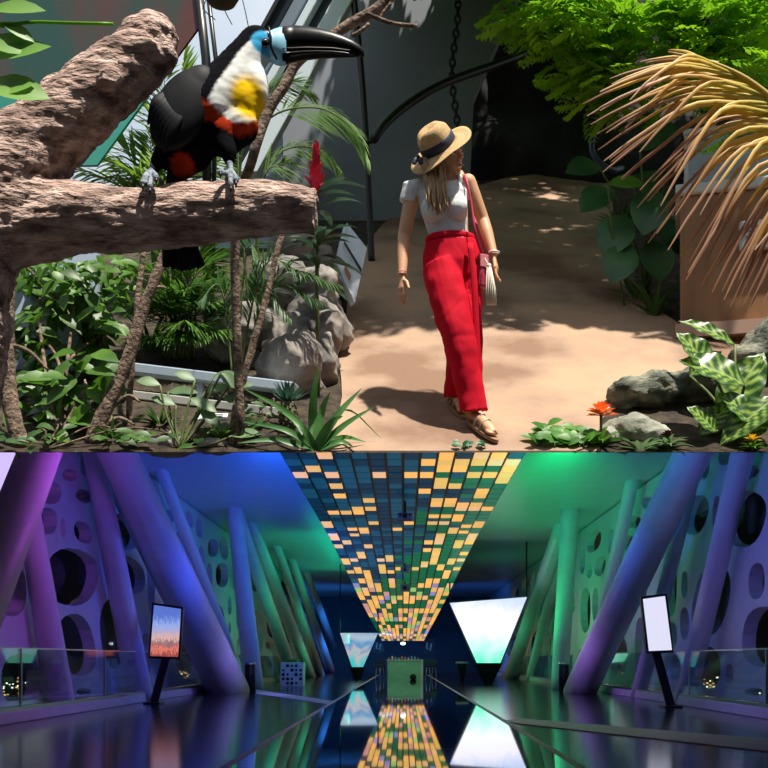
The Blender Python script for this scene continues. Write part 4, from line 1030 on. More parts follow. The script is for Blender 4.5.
bromeliad(G(601, 446), .2, .24, .02, leafmat('brom_leaf', (.04, .14, .015), (.12, .28, .03)), mat('orange_petals', (.9, .10, .015), (1.0, .28, .05), scale=20, rough=.5, transl=.3), 'bromeliad with a bright orange flower head at the lower right', fL=.09, fW=.042, fl=26, hz=.19)
bromeliad(G(668, 449), .1, .18, .02, lm_pale, mat('wine_petals', (.06, .01, .02), (.16, .03, .05), scale=20, rough=.5), 'bromeliad with a dark wine-red flower head beside the pale rock', fL=.055, fW=.028, fl=18, hz=.07)
bromeliad(G(752, 451), .1, .12, .016, lm_mid, mat('yellow_petals', (.9, .55, .03), (.95, .7, .1), scale=20, rough=.5, transl=.2), 'low bromeliad with a yellow flower at the bottom right corner', fL=.055, fW=.025, fl=18, hz=.06)
tuft('bromeliad', 'flowerless striped grey-green rosette in front of the pale rock', 'plant', G(640, 450.5), 16, .18, .022, lm_pale, spread=1.8)
rb = G(318, 262)
t = thing('red_ginger', 'upright red ginger flower spike behind the end of the branch', 'flower', GX(W(318, 0, 6.6).x, 6.6))
gb = GX(W(318, 0, 6.6).x, 6.6)
bf = MB(); c0 = W(316, 196, 6.6)
for i in range(34):
    q = i / 34; a = i * 2.4; s = 1.0 - q * .6; bf.leaf(c0 + V((0, 0, .28 * q)), V((math.cos(a) * s, math.sin(a) * s, .8 + q)), V((-math.cos(a), -math.sin(a), .6)), .11 * (1.15 - .55 * q), .05, bend=-.1, n=3, fold=.25, peak=.45)
bf.build('flower_spike', mat('crimson_bracts', (.30, .005, .02), (.62, .02, .06), scale=18, rough=.5, transl=.25), t)
bs = MB(); bs.tube([gb, c0 + V((0, 0, .22))], .012, 8); bs.build('stem', lm_stem, t)
bl = MB()
for i in range(30):
    a = i * 2.4; z = rp.uniform(-.55, .05); s = rp.uniform(.6, 1.2)
    bl.leaf(c0 + V((.02, 0, z)), V((math.cos(a) * s, math.sin(a) * s, .45)), V((-math.cos(a) * .5, -math.sin(a) * .5, 1)), rp.uniform(.2, .32), .055, bend=.8, n=5, fold=.15)
bl.build('foliage', leafmat('ginger_leaf', (.012, .045, .028), (.06, .15, .08), tr=.2, rough=.3), t)

# ---- low leafy patch at the front beside the woman's feet
def groundleaves(name, label, px0, px1, n, Ls, m, wd=.7, py=(432, 449), lift=.04, cat='plant'):
    bl = MB(); bs = MB(); g0 = G((px0 + px1) / 2, py[1])
    for i in range(n):
        p = G(rp.uniform(px0, px1), rp.uniform(*py)); h = p + V((0, 0, rp.uniform(.01, lift))); a = rp.uniform(0, 6.28)
        bl.leaf(h, V((math.cos(a), math.sin(a) * .3 - .1, .45)), V((0, -1, 1)), rp.uniform(*Ls), wd * .1, bend=.5, n=4, fold=.12, peak=.45)
        bl.tube([p - V((0, 0, .01)), h], .003, 5)
    return plant(name, label, cat, g0, bl, m, None)
groundleaves('creeping_plant', 'low bright green leafy patch on the path edge, right of the sandals', 533, 588, 46, (.06, .11), leafmat('creeper_leaf', (.03, .13, .012), (.12, .36, .03)), .6)
groundleaves('creeping_plant', 'few small dark green leaves at the front edge before the sandals', 458, 486, 9, (.04, .06), leafmat('creeper_leaf_dark', (.02, .12, .05), (.05, .22, .06)), .4, (445, 450), .02)

# ---- agave-like strap leaves and pineapple plant
def strap(b, pts, w, d, up=V((0, -1, .3))):
    sp = spline([V(p) for p in pts], 6); m = len(sp) - 1
    for k, p in enumerate(sp):
        tt = k / m; tg = (sp[min(m, k + 1)] - sp[max(0, k - 1)]).normalized(); n_ = tg.cross(up).normalized(); ww = w * .78 * (1 - tt ** 2.2) * .5 + .001
        b.v += [p - n_ * ww + up * ww * .35, p, p + n_ * ww + up * ww * .35]
        if k: q = len(b.v) - 6; b.f += [(q, q + 1, q + 4, q + 3), (q + 1, q + 2, q + 5, q + 4)]; b.m += [0, 0]
b = MB(); ab = G(316, 450)
for (mx_, my_), (ex, ey), w in (((313, 410), (318, 364), .075), ((338, 415), (362, 388), .06), ((345, 425), (374, 407), .05), ((330, 425), (343, 416), .07), ((290, 415), (243, 388), .055), ((285, 430), (232, 420), .05), ((342, 438), (366, 442), .05), ((300, 425), (268, 402), .05), ((322, 412), (330, 392), .06), ((340, 442), (354, 447), .045), ((275, 440), (238, 443), .05), ((345, 410), (381, 438), .018)):
    strap(b, [ab, W(mx_, my_, ab.y - .02 + rp.uniform(-.05, .08)), W(ex, ey, ab.y - .05 + rp.uniform(-.1, .15))], w, 0)
b.build('strap_leaf_plant', leafmat('strap_leaf', (.03, .13, .03), (.12, .30, .07), tr=.25), label='strap-leaved plant with long green blades at the front left of the path', cat='plant')
pb = G(288, 432)
t = thing('pineapple_plant', 'small blue-green pineapple plant before the boulder', 'plant', pb); b = MB()
c = pb + V((0, 0, .09)); b.ellip(c, (.052, .052, .085), None, 18, 12)
for i in range(60):
    a = i * 2.4; z = -.07 + .14 * i / 60; r_ = .05 * math.sqrt(max(0, 1 - (z / .09) ** 2)); b.ellip(c + V((r_ * math.cos(a), r_ * math.sin(a), z)), .010, None, 6, 4)
b.build('fruit', mat('pineapple_skin', (.05, .055, .03), (.14, .13, .06), scale=30, rough=.8), t)
b = MB()
for i in range(40):
    a = i * 2.4; q = i / 40; s = 1.1 - q; b.leaf(c + V((0, 0, .07)), V((math.cos(a) * s, math.sin(a) * s, .4 + q)), V((-math.cos(a), -math.sin(a), .7)), .16 * (1 - .3 * q), .02, bend=-.25, n=4, fold=.25, peak=.25, tip=.5)
b.build('crown', lm_blue, t)

# ---- plant with pale oval leaves, lower left
bs = MB(); bl = MB(); lb = G(180, 449)
for (px, py), (lx, ly), L in (((168, 392), (.9, -.1), .17), ((190, 398), (.8, -.5), .17), ((214, 375), (.8, -.2), .16), ((205, 392), (1, .1), .15), ((176, 405), (-.9, .2), .14), ((222, 372), (.5, -.7), .12), ((222, 398), (.9, -.3), .15), ((200, 410), (.6, -.6), .15), ((160, 385), (-.9, .1), .13), ((230, 385), (.9, -.1), .13), ((195, 380), (-.8, .2), .12), ((212, 430), (.9, .0), .17), ((232, 436), (.9, 0), .16)):
    e = W(px, py, 6.0 + rp.uniform(-.04, .06)); bl.leaf(e, V((lx, -.2, ly + .15)), V((0, -1, .7)), L, .075, bend=.3, n=6, fold=.12, peak=.5)
    bs.tube(spline([lb, lb.lerp(e, .6) + V((-.01, 0, -.02)), e], 4), .006, 6)
plant('oval_leaf_plant', 'plant with pale oval leaves on thin forked stems in front of the rails', 'plant', lb, bl, lm_pale, bs)

# ---- broad shrub on the left, climbing under the branch
def shrub(name, label, base, blobs, L, wd, m, stemr=.015, droop=True, n=4, group=None):
    bl = MB(); bs = MB(); base = V(base)
    for px, py, d, rx, ry, cnt in blobs:
        c0 = W(px, py, d); mid = base.lerp(c0, .5) + V((rp.uniform(-.1, .1), 0, .1)); bs.tube(spline([base, mid, c0], 5), rlist([stemr, stemr * .7, stemr * .4], 5), 7)
        for i in range(cnt):
            a = rp.uniform(0, 6.28); q = math.sqrt(rp.random()); e = W(px + rx * q * math.cos(a), py + ry * q * math.sin(a), d + rp.uniform(-.3, .3))
            if e.z < gz(e.y) + .03: continue
            aa = rp.uniform(0, 6.28)
            bl.leaf(e, V((math.cos(aa), math.sin(aa) * .6, rp.uniform(-.8, .3) if droop else rp.uniform(-.2, .8))), V((rp.uniform(-.4, .4), -.8, .8)), rp.uniform(.6, 1.1) * L, wd * L, bend=.5, n=n, fold=.12, peak=.45)
    return plant(name, label, 'plant', base, bl, m, bs, m_twig, group)
shrub('broad_shrub', 'broad-leaved green shrub filling the left edge below the thick branch', G(58, 440),
      [(70, 420, 6.3, 34, 26, 46), (85, 380, 6.3, 26, 30, 40), (35, 330, 6.6, 24, 34, 34), (28, 400, 6.4, 18, 40, 34), (75, 300, 6.7, 26, 24, 22), (100, 335, 6.7, 18, 26, 20), (40, 280, 6.8, 26, 16, 20)], .21, .5, lm_mid)
shrub('broad_shrub', 'small-leaved vine mass hanging behind the crooked stem under the branch', GX(-1.85, 6.8),
      [(110, 275, 6.75, 26, 22, 60), (70, 268, 6.65, 34, 14, 50), (95, 310, 6.7, 22, 26, 40), (25, 266, 6.6, 28, 14, 40), (60, 290, 6.7, 20, 20, 22)], .13, .55, lm_mid)
shrub('broad_shrub', 'low dark leafy plant at the bottom left front edge', G(45, 450),
      [(40, 436, 6.05, 40, 12, 40), (140, 438, 6.05, 40, 9, 40), (10, 445, 6.02, 20, 6, 12), (200, 442, 6.03, 25, 6, 20)], .11, .45, lm_dark, .006, False)

# ---- bamboo palms
def clump(name, label, base, tips, r, ll, lw, m, n=24, droop=.5, bulge=.16, spread=60):
    bl = MB(); bs = MB(); base = V(base)
    for px, py, d in tips:
        e = W(px, py, d); b0 = base + V((rp.uniform(-.12, .12), rp.uniform(-.08, .08), 0)); h = (e - b0).length
        mid = b0.lerp(e, .55) + V((-.25 * (e.x - b0.x), 0, h * bulge)); frond(bl, bs, [b0, mid, e], r, ll, lw, n, droop, spread, start=.3)
    return plant(name, label, 'palm', base, bl, m, bs)
B1 = GX(W(180, 0, 7.1).x, 7.1)
clump('bamboo_palm', 'dense dark green fine-leaved palm behind the blue-grey rail', B1,
      [(130, 260, 7.0), (150, 245, 7.1), (175, 240, 7.2), (200, 245, 7.1), (222, 255, 7.0), (240, 275, 6.9), (140, 300, 6.9), (165, 290, 6.8), (195, 285, 6.8), (220, 300, 6.8), (232, 330, 6.8), (140, 335, 6.9), (185, 320, 6.7), (120, 300, 7.1), (160, 335, 6.8), (208, 335, 6.75), (185, 262, 7.2), (215, 275, 7.1)], .009, .30, .016, leafmat('bamboo_palm_leaf', (.035, .11, .015), (.14, .30, .04)), n=32)
B2 = GX(W(170, 0, 8.2).x, 8.1)
clump('bamboo_palm', 'tall sunlit light green palm behind the toucan and upper branch fork', B2,
      [(110, 130, 7.9), (75, 165, 7.9), (140, 95, 8), (165, 70, 8.0), (185, 55, 8.1), (200, 90, 8.0), (150, 140, 7.8), (180, 120, 7.8), (120, 165, 7.7), (200, 150, 7.8), (215, 110, 8), (95, 150, 8.1), (175, 150, 7.7), (230, 150, 7.9), (60, 190, 8), (140, 175, 7.7)], .009, .36, .022, lm_palm, n=28)
bl = MB(); bs = MB(); B3 = GX(W(255, 0, 7.3).x, 7.2)
frond(bl, bs, [B3, W(240, 170, 7.0), W(270, 118, 6.9), W(318, 108, 6.8), W(352, 128, 6.8), W(368, 158, 6.8)], .009, .36, .011, 60, .35, 78, start=.45, jit=.05)
frond(bl, bs, [B3, W(238, 150, 7.2), W(262, 100, 7.2), W(290, 84, 7.2), W(312, 92, 7.2)], .008, .3, .011, 40, .35, 78, start=.5)
frond(bl, bs, [B3, W(260, 180, 7.1), W(285, 150, 7.0), W(320, 150, 7.0), W(340, 170, 7.0)], .008, .26, .011, 34, .35, 75, start=.5)
frond(bl, bs, [B3, W(262, 190, 7.1), W(278, 165, 7.1), W(290, 160, 7.0)], .009, .26, .016, 22, .5, 60, start=.4)
plant('arching_palm', 'palm with a long arching pale green frond reaching towards the black post', 'palm', B3, bl, leafmat('arch_palm', (.09, .20, .05), (.26, .42, .14), tr=.3), bs)
bl = MB(); bs = MB(); B4 = GX(W(236, 0, 6.6).x, 6.55)
for e in ((322, 302), (305, 275), (340, 285), (290, 318), (262, 262), (200, 300)):
    frond(bl, bs, [B4, W(lerp(236, e[0], .4), min(290, e[1] - 8), 6.5), W(e[0], e[1], 6.4)], .007, .2, .013, 26, .5, 62, start=.3)
plant('dwarf_palm', 'small dark green feathery palm sprawling over the boulder', 'palm', B4, bl, leafmat('dwarf_palm_leaf', (.02, .08, .02), (.09, .22, .05)), bs)
# leafy undergrowth hiding the soil behind the branch, and grass
tuft('grass_tuft', 'low green grass between the pale edging board and the front edge', 'grass', G(160, 425), 34, .17, .016, lm_dark, spread=1.6)
tuft('grass_tuft', 'spreading green grass at the foot of the thin reddish stem', 'grass', G(222, 440), 30, .15, .016, lm_mid, spread=1.8)
tuft('grass_tuft', 'low grass at the foot of the crooked brown stem', 'grass', G(112, 440), 30, .15, .016, lm_dark, spread=1.8)
shrub('fern_shrub', 'small dark leafy plant beside the boulder, right of the thin reddish stem', G(262, 425), [(262, 408, 6.35, 22, 10, 30), (255, 425, 6.25, 16, 10, 20)], .10, .4, lm_dark, .006, False)
tuft('grass_tuft', 'leafy dark grass under the fine-leaved palm behind the rail', 'grass', G(150, 352), 40, .36, .02, lm_dark)
tuft('grass_tuft', 'green grass tuft between the boulder and the fine-leaved palm', 'grass', G(232, 345), 30, .34, .018, lm_mid)
# trailing stem on top left: near leaves
t = thing('overhanging_leaves', 'pale green leaves close to the camera in the top left corner', 'plant', W(-20, 60, 1.5)); bl = MB(); bs = MB()
for (px, py), (dx, dz), L, w in (((-10, 10), (1, .1), .075, .03), ((-10, 60), (1, .35), .085, .035), ((-16, 85), (1, -.1), .09, .05), ((2, 22), (1, -.5), .05, .02), ((-12, 40), (1, -.2), .06, .04), ((-8, 95), (.8, .3), .06, .03)):
    bl.leaf(W(px, py, 1.5), V((dx, -.1, dz)), V((0, -1, .5)), L, w, bend=.3, n=5, fold=.1, peak=.5)
bs.tube(spline([W(-60, -60, 1.5), W(-20, 18, 1.5), W(40, 22, 1.5), W(113, 24, 1.5)], 5), [.004] * 8 + [.0025] * 8, 6)
bs.tube(spline([W(-60, -60, 1.5), W(-30, 60, 1.5), W(-12, 95, 1.5)], 5), .003, 6)
bs.build('stem', lm_bright, t); bl.build('foliage', leafmat('near_leaf', (.10, .30, .03), (.26, .50, .07), tr=.4), t)
# ================================================================ THE TOUCAN
k = D / F
def T(px, py, dy=0.0): return V(((px - VX) * k, D + dy, (VY - py) * k))
def interp(tb, x):
    if x <= tb[0][0]: return tb[0][1]
    for (a, u), (c, v) in zip(tb, tb[1:]):
        if x <= c: return lerp(u, v, (x - a) / (c - a))
    return tb[-1][1]
b = MB()
b.tube(spline([T(168, 168, .02), T(178, 148), T(192, 126), T(210, 108), T(228, 88), T(242, 66), T(254, 48)], 5), [q * k for q in rlist([10, 22, 32, 33, 28, 22, 18], 5)], 22)
b.ellip(T(256, 45), (19 * k, 17 * k, 18 * k), None, 20, 14)
b.ellip(T(266, 50), (12 * k, 13 * k, 12 * k), None, 16, 12)
b.ellip(T(238, 100), (24 * k, 24 * k, 28 * k), Matrix.Rotation(R(-20), 3, 'Y'), 20, 14)
b.ellip(T(222, 135), (24 * k, 24 * k, 20 * k), None, 20, 14)
b.ellip(T(190, 150), (24 * k, 22 * k, 22 * k), None, 20, 14)
b.ellip(T(184, 166), (13 * k, 12 * k, 13 * k), None, 14, 10)
b.tube([T(170, 150, -.03), T(160, 172, -.035), T(157, 180, -.035)], [11 * k, 7 * k, 4 * k], 12)
b.tube([T(226, 149, -.025), T(232, 162, -.035), T(232, 173, -.035)], [12 * k, 8.5 * k, 4.5 * k], 12)
b.ellip(T(252, 84), (17 * k, 20 * k, 28 * k), Matrix.Rotation(R(-10), 3, 'Y'), 18, 12); b.ellip(T(238, 126, 0), (21 * k, 22 * k, 20 * k), None, 18, 12)
o = fuse(b, .0045, 16)
for i, p in enumerate(o.v): o.v[i] = p + o.n[i] * (.0012 * noise.noise(V((p.x * 60, p.y * 60, p.z * 140))))
m_pl = mat('plumage', (1, 1, 1), rough=.9, vcol=True, spec=.05)
tou = thing('toucan', 'black toucan with a huge dark beak, white and yellow throat, perched on the thick branch', 'bird', T(200, 185))
body = o.build('body', m_pl, tou)
XB = [(30, 274), (38, 267), (48, 256), (60, 244), (80, 233), (100, 221), (115, 214), (125, 213)]
LB = [(205, 115), (214, 117), (228, 127), (240, 133), (252, 130), (262, 118)]
def sm_(x): return max(0, min(1, x))
def plum(p, n):
    X = p.x / k + VX; Y = VY - p.z / k; j = 1.6 * noise.noise(p * 160)
    blk = V((.004, .004, .006)); wh = V((.88, .90, .88)); ye = V((.95, .60, .01)); rd = V((.42, .035, .008)); blu = V((.06, .42, .72))
    c = blk
    w = sm_((X - interp(XB, Y) + j) / 3 + .5) * sm_((interp(LB, X) - Y + j) / 3 + .5)
    lim = interp(LB, X); r = sm_((Y - lim + j) / 3 + .5) * sm_((lim + lerp(17, 8, sm_((X - 210) / 40)) - Y + j) / 3 + .5) * sm_((X - 203 + j) / 4)
    c = c.lerp(rd, r * (1 if X < 262 else 0))
    yq = 1 - math.hypot((X - 251) / 21, (Y - 107) / 26)
    wc = wh.lerp(ye, sm_(yq * 2.4)); c = c.lerp(wc, w)
    e = 1 - math.hypot((X - 266) / 13, (Y - 50) / 12); c = c.lerp(blu, sm_(e * 5 + .3))
    if Y > 60 and X > 262 and Y < 80: c = c.lerp(V((.5, .7, .75)), .5)
    v_ = 1 - math.hypot((X - 184 + 2 * j) / 15, (Y - 170 + 2 * j) / 12) - .12; c = c.lerp(rd, sm_(v_ * 4))
    return c
paint(body, plum, worldloc(body))
m_beak = mat('glossy_black_beak', (.005, .005, .006), rough=.33, spec=.22)
def loft(st, name, m, par, n=18):
    b = MB(); vs = []; fs = []
    for x, t, bo, w in st:
        c = (t + bo) / 2; h = (bo - t) / 2
        for q in range(n):
            a = 2 * math.pi * q / n; vs.append(T(x, c + h * math.sin(a), w * k * math.cos(a)))
    for i in range(len(st) - 1):
        for q in range(n): q2 = (q + 1) % n; fs.append((i * n + q, i * n + q2, (i + 1) * n + q2, (i + 1) * n + q))
    fs += [tuple(range(n)), tuple((len(st) - 1) * n + q for q in range(n))]
    b.add(vs, fs); return b.build(name, m, par)
loft([(283, 27.5, 54, 10), (295, 26, 53, 9.5), (307, 27, 52.5, 9), (320, 29, 52, 8.2), (332, 32, 52, 7.3), (343, 36, 52.5, 6.2), (352, 40, 53.5, 5), (359, 44.5, 55, 3.6), (363.5, 49, 56.5, 2), (364.5, 53, 57, .6)], 'upper_beak', m_beak, tou)
loft([(283, 53.4, 64, 8.5), (292, 53, 61.5, 8), (303, 52.4, 59, 7.5), (317, 51.8, 57.5, 6.6), (332, 52, 57, 5.6), (345, 52.6, 57, 4), (354, 54, 57, 2.2), (359, 55.2, 56.6, .6)], 'lower_beak', m_beak, tou)
loft([(270, 33, 60, 13), (275, 30, 64, 12.4), (280, 28, 65.5, 11.4), (285, 27.3, 64.5, 10.4), (287, 30, 62, 9)], 'beak_base_band', mat('pale_blue_skin', (.28, .62, .82), rough=.45), tou).__setitem__('label', 'pale blue band at the beak base')
b = MB(); b.tube(spline([T(270, 33, -.024), T(272.5, 45, -.031), T(273, 55, -.029), T(278, 65, -.022)], 5), 1.1 * k, 8); b.build('beak_edge', m_beak, tou)
b = MB(); b.tube([T(284, 53.4, -.021), T(307, 52.2, -.0195), T(332, 51.8, -.0158), T(350, 53, -.011)], .45 * k, 6); b.build('beak_seam', mat('beak_seam', (.35, .33, .30), rough=.5), tou)
b = MB(); b.ellip(T(266, 50, -11.8 * k - .002), (4.6 * k, 2.4 * k, 4.6 * k), None, 18, 10); eye = b.build('eye', mat('eye_black', (.004, .004, .005), rough=.05, coat=1), tou)
b = MB(); pts = [T(266 + 5.2 * math.cos(a), 50 + 5.2 * math.sin(a), -11.6 * k - .002) for a in [i * math.pi / 10 for i in range(21)]]; b.tube(pts, .7 * k, 6, cap=False); b.build('eye_ring', mat('eye_ring_blue', (.02, .12, .3), rough=.5), eye)
# folded wing with laid feathers
m_fea = mat('black_feather', (.004, .005, .007), (.009, .010, .014), scale=30, rough=.6, spec=.2)
b = MB(); rot = Matrix.Rotation(R(28), 3, 'Y'); c = T(186, 122, -.052)
b.ellip(c, (27 * k, 12 * k, 44 * k), rot, 22, 14)
b.ellip(T(201, 98, -.040), (19 * k, 14 * k, 24 * k), rot, 18, 12)
wo_ = fuse(b, .004, 14); wing = wo_.build('wing', m_fea, tou)
for i in range(7):
    bl = MB(); a0 = T(192 - i * 3.4, 116 - i * 2 + 3, -.052 - 6 * k); e0 = T(170 - i * 2.6, 166 - i * 4.5, -.050 - 6 * k)
    sp = spline([a0, a0.lerp(e0, .45) + V((0, -.0125 - .0002 * i, 0)), e0], 5); bl.tube(sp, [q * k for q in (1, 3, 4.4, 5.2, 5.6, 5.6, 5, 4.2, 3.2, 2.2, .8)], 10, flat=.22, ref=V((0, 1, 0)))
    bl.build('flight_feather', m_fea, wing)
# far wing edge and tail
b = MB(); b.ellip(T(182, 124, .05), (24 * k, 11 * k, 42 * k), rot, 18, 12); b.build('wing', m_fea, tou)
b = MB()
for i in range(5):
    x = -12 + i * 6; sp = spline([T(172 + x * .3, 158, .05), T(166 + x * .6, 200, .098), T(170 + x, 228, .105), T(175 + x * 1.5, 254 - abs(x) * .3, .10)], 5)
    b.tube(sp, [q * k for q in rlist([6, 7, 7, 5], 5)], 10, flat=.3, ref=V((0, 1, 0)))
b.build('tail', m_fea, tou)
m_claw = mat('grey_blue_scaly_foot', (.12, .15, .19), (.34, .40, .46), scale=60, rough=.6, bump=.4, bscale=160)
for (ax, ay), toes in (((157, 172), ((151, 202), (158, 206), (164, 196))), ((232, 168), ((226, 190), (236, 204), (241, 199)))):
    ft = MB(); dy = -.037; jx, jy = ax + (-1 if ax < 200 else 2), 181.5
    ft.tube([T(ax, ay, dy), T(jx, jy, -.045)], [3.4 * k, 3.2 * k], 10); ft.ellip(T(jx, jy, -.045), (4 * k, 4 * k, 3.6 * k))
    for tx, ty in toes:
        sp = spline([T(jx, jy, -.045), T(lerp(jx, tx, .45), jy + 4, -.060), T(tx, lerp(jy, ty, .7), -.074), T(tx + .5, ty, -.079)], 4)
        ft.tube(sp, [q * k for q in rlist([3, 2.9, 2.6, 1.4], 4)], 8)
        for q in (3, 6, 9): ft.ellip(sp[q], 3.1 * k)
    for s in (-1, 1): ft.tube([T(jx, jy, -.045), T(jx + s * 6, jy + 2, -.02), T(jx + s * 7, jy + 3, .01)], [2.8 * k, 2.4 * k, 1.4 * k], 8)
    o = fuse(ft, .0022, 1); o.build('foot', m_claw, tou)
    for tx, ty in toes:
        b = MB(); b.tube([T(tx + .5, ty - 2, -.080), T(tx + .8, ty + 2, -.083), T(tx + .3, ty + 5, -.080)], [1.7 * k, 1.2 * k, .3 * k], 8); b.build('claw', m_iron, tou)
# ================================================================ THE WOMAN
def P(px, py, d=6.22): return W(px, py, d)
m_skin = mat('golden_skin', (.60, .32, .17), (.66, .36, .20), scale=8, rough=.5)  # golden skin tone over the whole body
m_top = mat('white_grey_knit', (.62, .65, .65), (.72, .74, .73), scale=60, rough=.8, bump=.25, bscale=180)
m_red = mat('red_crepe', (.52, .002, .016), (.60, .004, .024), scale=10, rough=.8, spec=.15)
m_straw = mat('woven_straw', (.52, .33, .14), (.66, .45, .22), scale=90, rough=.8, bump=.4, bscale=200)
m_navy = mat('navy_ribbon', (.012, .016, .035), (.02, .026, .055), scale=40, rough=.6)
m_hair = mat('honey_blonde_hair', (.16, .09, .035), (.50, .33, .15), scale=40, rough=.5, stretch=(3, 3, .4))
m_tan = mat('tan_leather', (.30, .17, .09), rough=.5)
wo = thing('person', 'woman in a wide straw hat, white top and red wide trousers walking down the path', 'person', G(466, 438))
b = MB(); q = 6.22 / F
hA, kA, aA = P(441, 266, 6.24), P(463, 345, 6.15), P(472, 416, 6.17)
hB, kB, aB = P(463, 266, 6.27), P(465, 340, 6.28), P(455, 397, 6.42)
# body
b.tube([P(452, 275, 6.25), P(452, 255, 6.25), P(450, 234, 6.23), P(446, 212, 6.22), P(443, 194, 6.22), P(444, 184, 6.22)], [.125, .145, .105, .125, .135, .09], 20, flat=.68, ref=V((0, 1, 0)))
b.tube([P(446, 186, 6.22), P(448, 172, 6.19)], [.052, .048], 14)
b.tube([P(424, 189, 6.22), P(444, 183, 6.22), P(464, 179, 6.22)], [.048, .06, .046], 14)
b.ellip(P(434, 208, 6.15), (.06, .05, .055)); b.ellip(P(457, 206, 6.15), (.06, .05, .055))
b.tube([hA, kA, aA], [.082, .056, .034], 14); b.tube([hB, kB, aB], [.082, .056, .034], 14)
# arms
def arm(s, e, w): b.tube([s, s.lerp(e, .35), e, e.lerp(w, .35), w], [.046, .043, .036, .036, .023], 14)
sR, eR, wR = P(413, 192, 6.22), P(404, 236, 6.24), P(402, 276, 6.17)
sL, eL, wL = P(468, 182, 6.23), P(483, 220, 6.27), P(494, 256, 6.19)
arm(sR, eR, wR); arm(sL, eL, wL); b.ellip(sR, .047); b.ellip(sL, .045)
# hands
def hand(w, d, side, thumb):
    d = d.normalized(); side = side.normalized(); nrm = d.cross(side)
    c = w + d * .05
    b.tube([w, w + d * .025, c + d * .025, c + d * .04], [.022, .026, .036, .030], 12, flat=.5, ref=nrm)
    for i, L in enumerate((.066, .076, .070, .055)):
        s = c + d * .035 + side * (.026 - .0175 * i); cl = -nrm * (.5 + .12 * i)
        p1 = s + (d + side * (.10 - .08 * i)) * L * .45; p2 = p1 + (d + cl * .6) * L * .32; p3 = p2 + (d * .7 + cl) * L * .25
        b.tube([s - d * .02, s, p1, p2, p3], [.009, .0095, .0088, .008, .0065], 8)
    s = w + d * .03 + side * .022 * thumb; b.tube([s, s + (d * .6 + side * thumb * .9) * .03, s + (d * 1.3 + side * thumb * 1.0) * .05], [.012, .0105, .008], 8)
hand(wR, V((-.02, -.1, -1)), V((.55, -.8, 0)), 1)
hand(wL, V((.10, -.10, -1)), V((-.15, -1, 0)), 1)
# feet
def foot(a, heel, toe):
    d = (toe - heel).normalized(); sd = d.cross(V((0, 0, 1))).normalized(); up = sd.cross(d)
    hh = heel + up * .035; b.ellip(hh + d * .01, (.036, .036, .034)); b.tube([a, hh + d * .02 + up * .01], [.034, .036], 12)
    b.tube([hh + d * .02, heel.lerp(toe, .45) + up * .042, heel.lerp(toe, .8) + up * .026, toe + up * .02 - d * .015], [.034, .034, .034, .022], 12, flat=.85)
    for i in range(5):
        s = heel.lerp(toe, .82) + up * .018 + sd * (.028 - .014 * i); b.tube([s, s + d * (.045 - .005 * abs(i - 1))], [.0105, .009], 8)
    return d, sd, up
hlA, toA = G(470, 427) + V((0, 0, .04)), G(494, 444) + V((0, 0, .035))
hlB, toB = G(450, 405) + V((0, 0, .035)), G(464, 421) + V((0, 0, .035))
fA = foot(aA, hlA, toA); fB = foot(aB, hlB, toB)
# head
axh = V((-.52, -.60, .64)).normalized(); ax = V((-.12, -.38, .92)).normalized(); fd = V((.66, -.62, -.30)); fd = (fd - ax * fd.dot(ax)).normalized(); sd = ax.cross(fd).normalized()
HC = P(447, 155, 6.17)
Rm = Matrix((fd, sd, ax)).transposed()
b.ellip(HC, (.092, .076, .112), Rm, 20, 14); b.ellip(HC + fd * .03 - ax * .045, (.062, .056, .066), Rm, 16, 12); b.ellip(HC + fd * .055 - ax * .088, (.028, .028, .022), Rm)
b.tube([HC + fd * .088 + ax * .012, HC + fd * .112 - ax * .022], [.009, .014], 8); b.ellip(HC + fd * .108 - ax * .024, (.012, .016, .010), Rm)
b.tube([P(448, 176, 6.2), HC - ax * .06], [.05, .046], 14)
for s in (-1, 1): b.ellip(HC + sd * s * .076 - fd * .005 - ax * .015, (.018, .010, .030), Rm)
b.ellip(HC + fd * .092 - ax * .058, (.012, .022, .006), Rm); b.ellip(HC + fd * .090 - ax * .067, (.012, .019, .006), Rm)
o = fuse(b, .0048, 2, .4); body = o.build('body', m_skin, wo)
for s in (-1, 1):
    e = MB(); c = HC + fd * .083 + sd * s * .032 + ax * .004; e.ellip(c, (.012, .013, .010), Rm); eo = e.build('eye', mat('eye_white', (.7, .68, .65), rough=.2), wo)
    e = MB(); e.ellip(c + fd * .009, (.0045, .006, .006), Rm); e.build('iris', mat('iris_brown', (.05, .03, .02), rough=.1), eo)
    e = MB(); e.tube([c + fd * .002 - sd * .016 + ax * .020, c + fd * .004 + ax * .024, c + fd * .0 + sd * .018 + ax * .020], .003, 6); e.build('eyebrow', m_hair, wo)
e = MB(); e.tube([HC + fd * .103 - ax * .0625 - sd * .02, HC + fd * .106 - ax * .062, HC + fd * .103 - ax * .0625 + sd * .02], [.003, .0055, .003], 8); e.build('lips', mat('lips', (.42, .12, .10), rough=.4), wo)
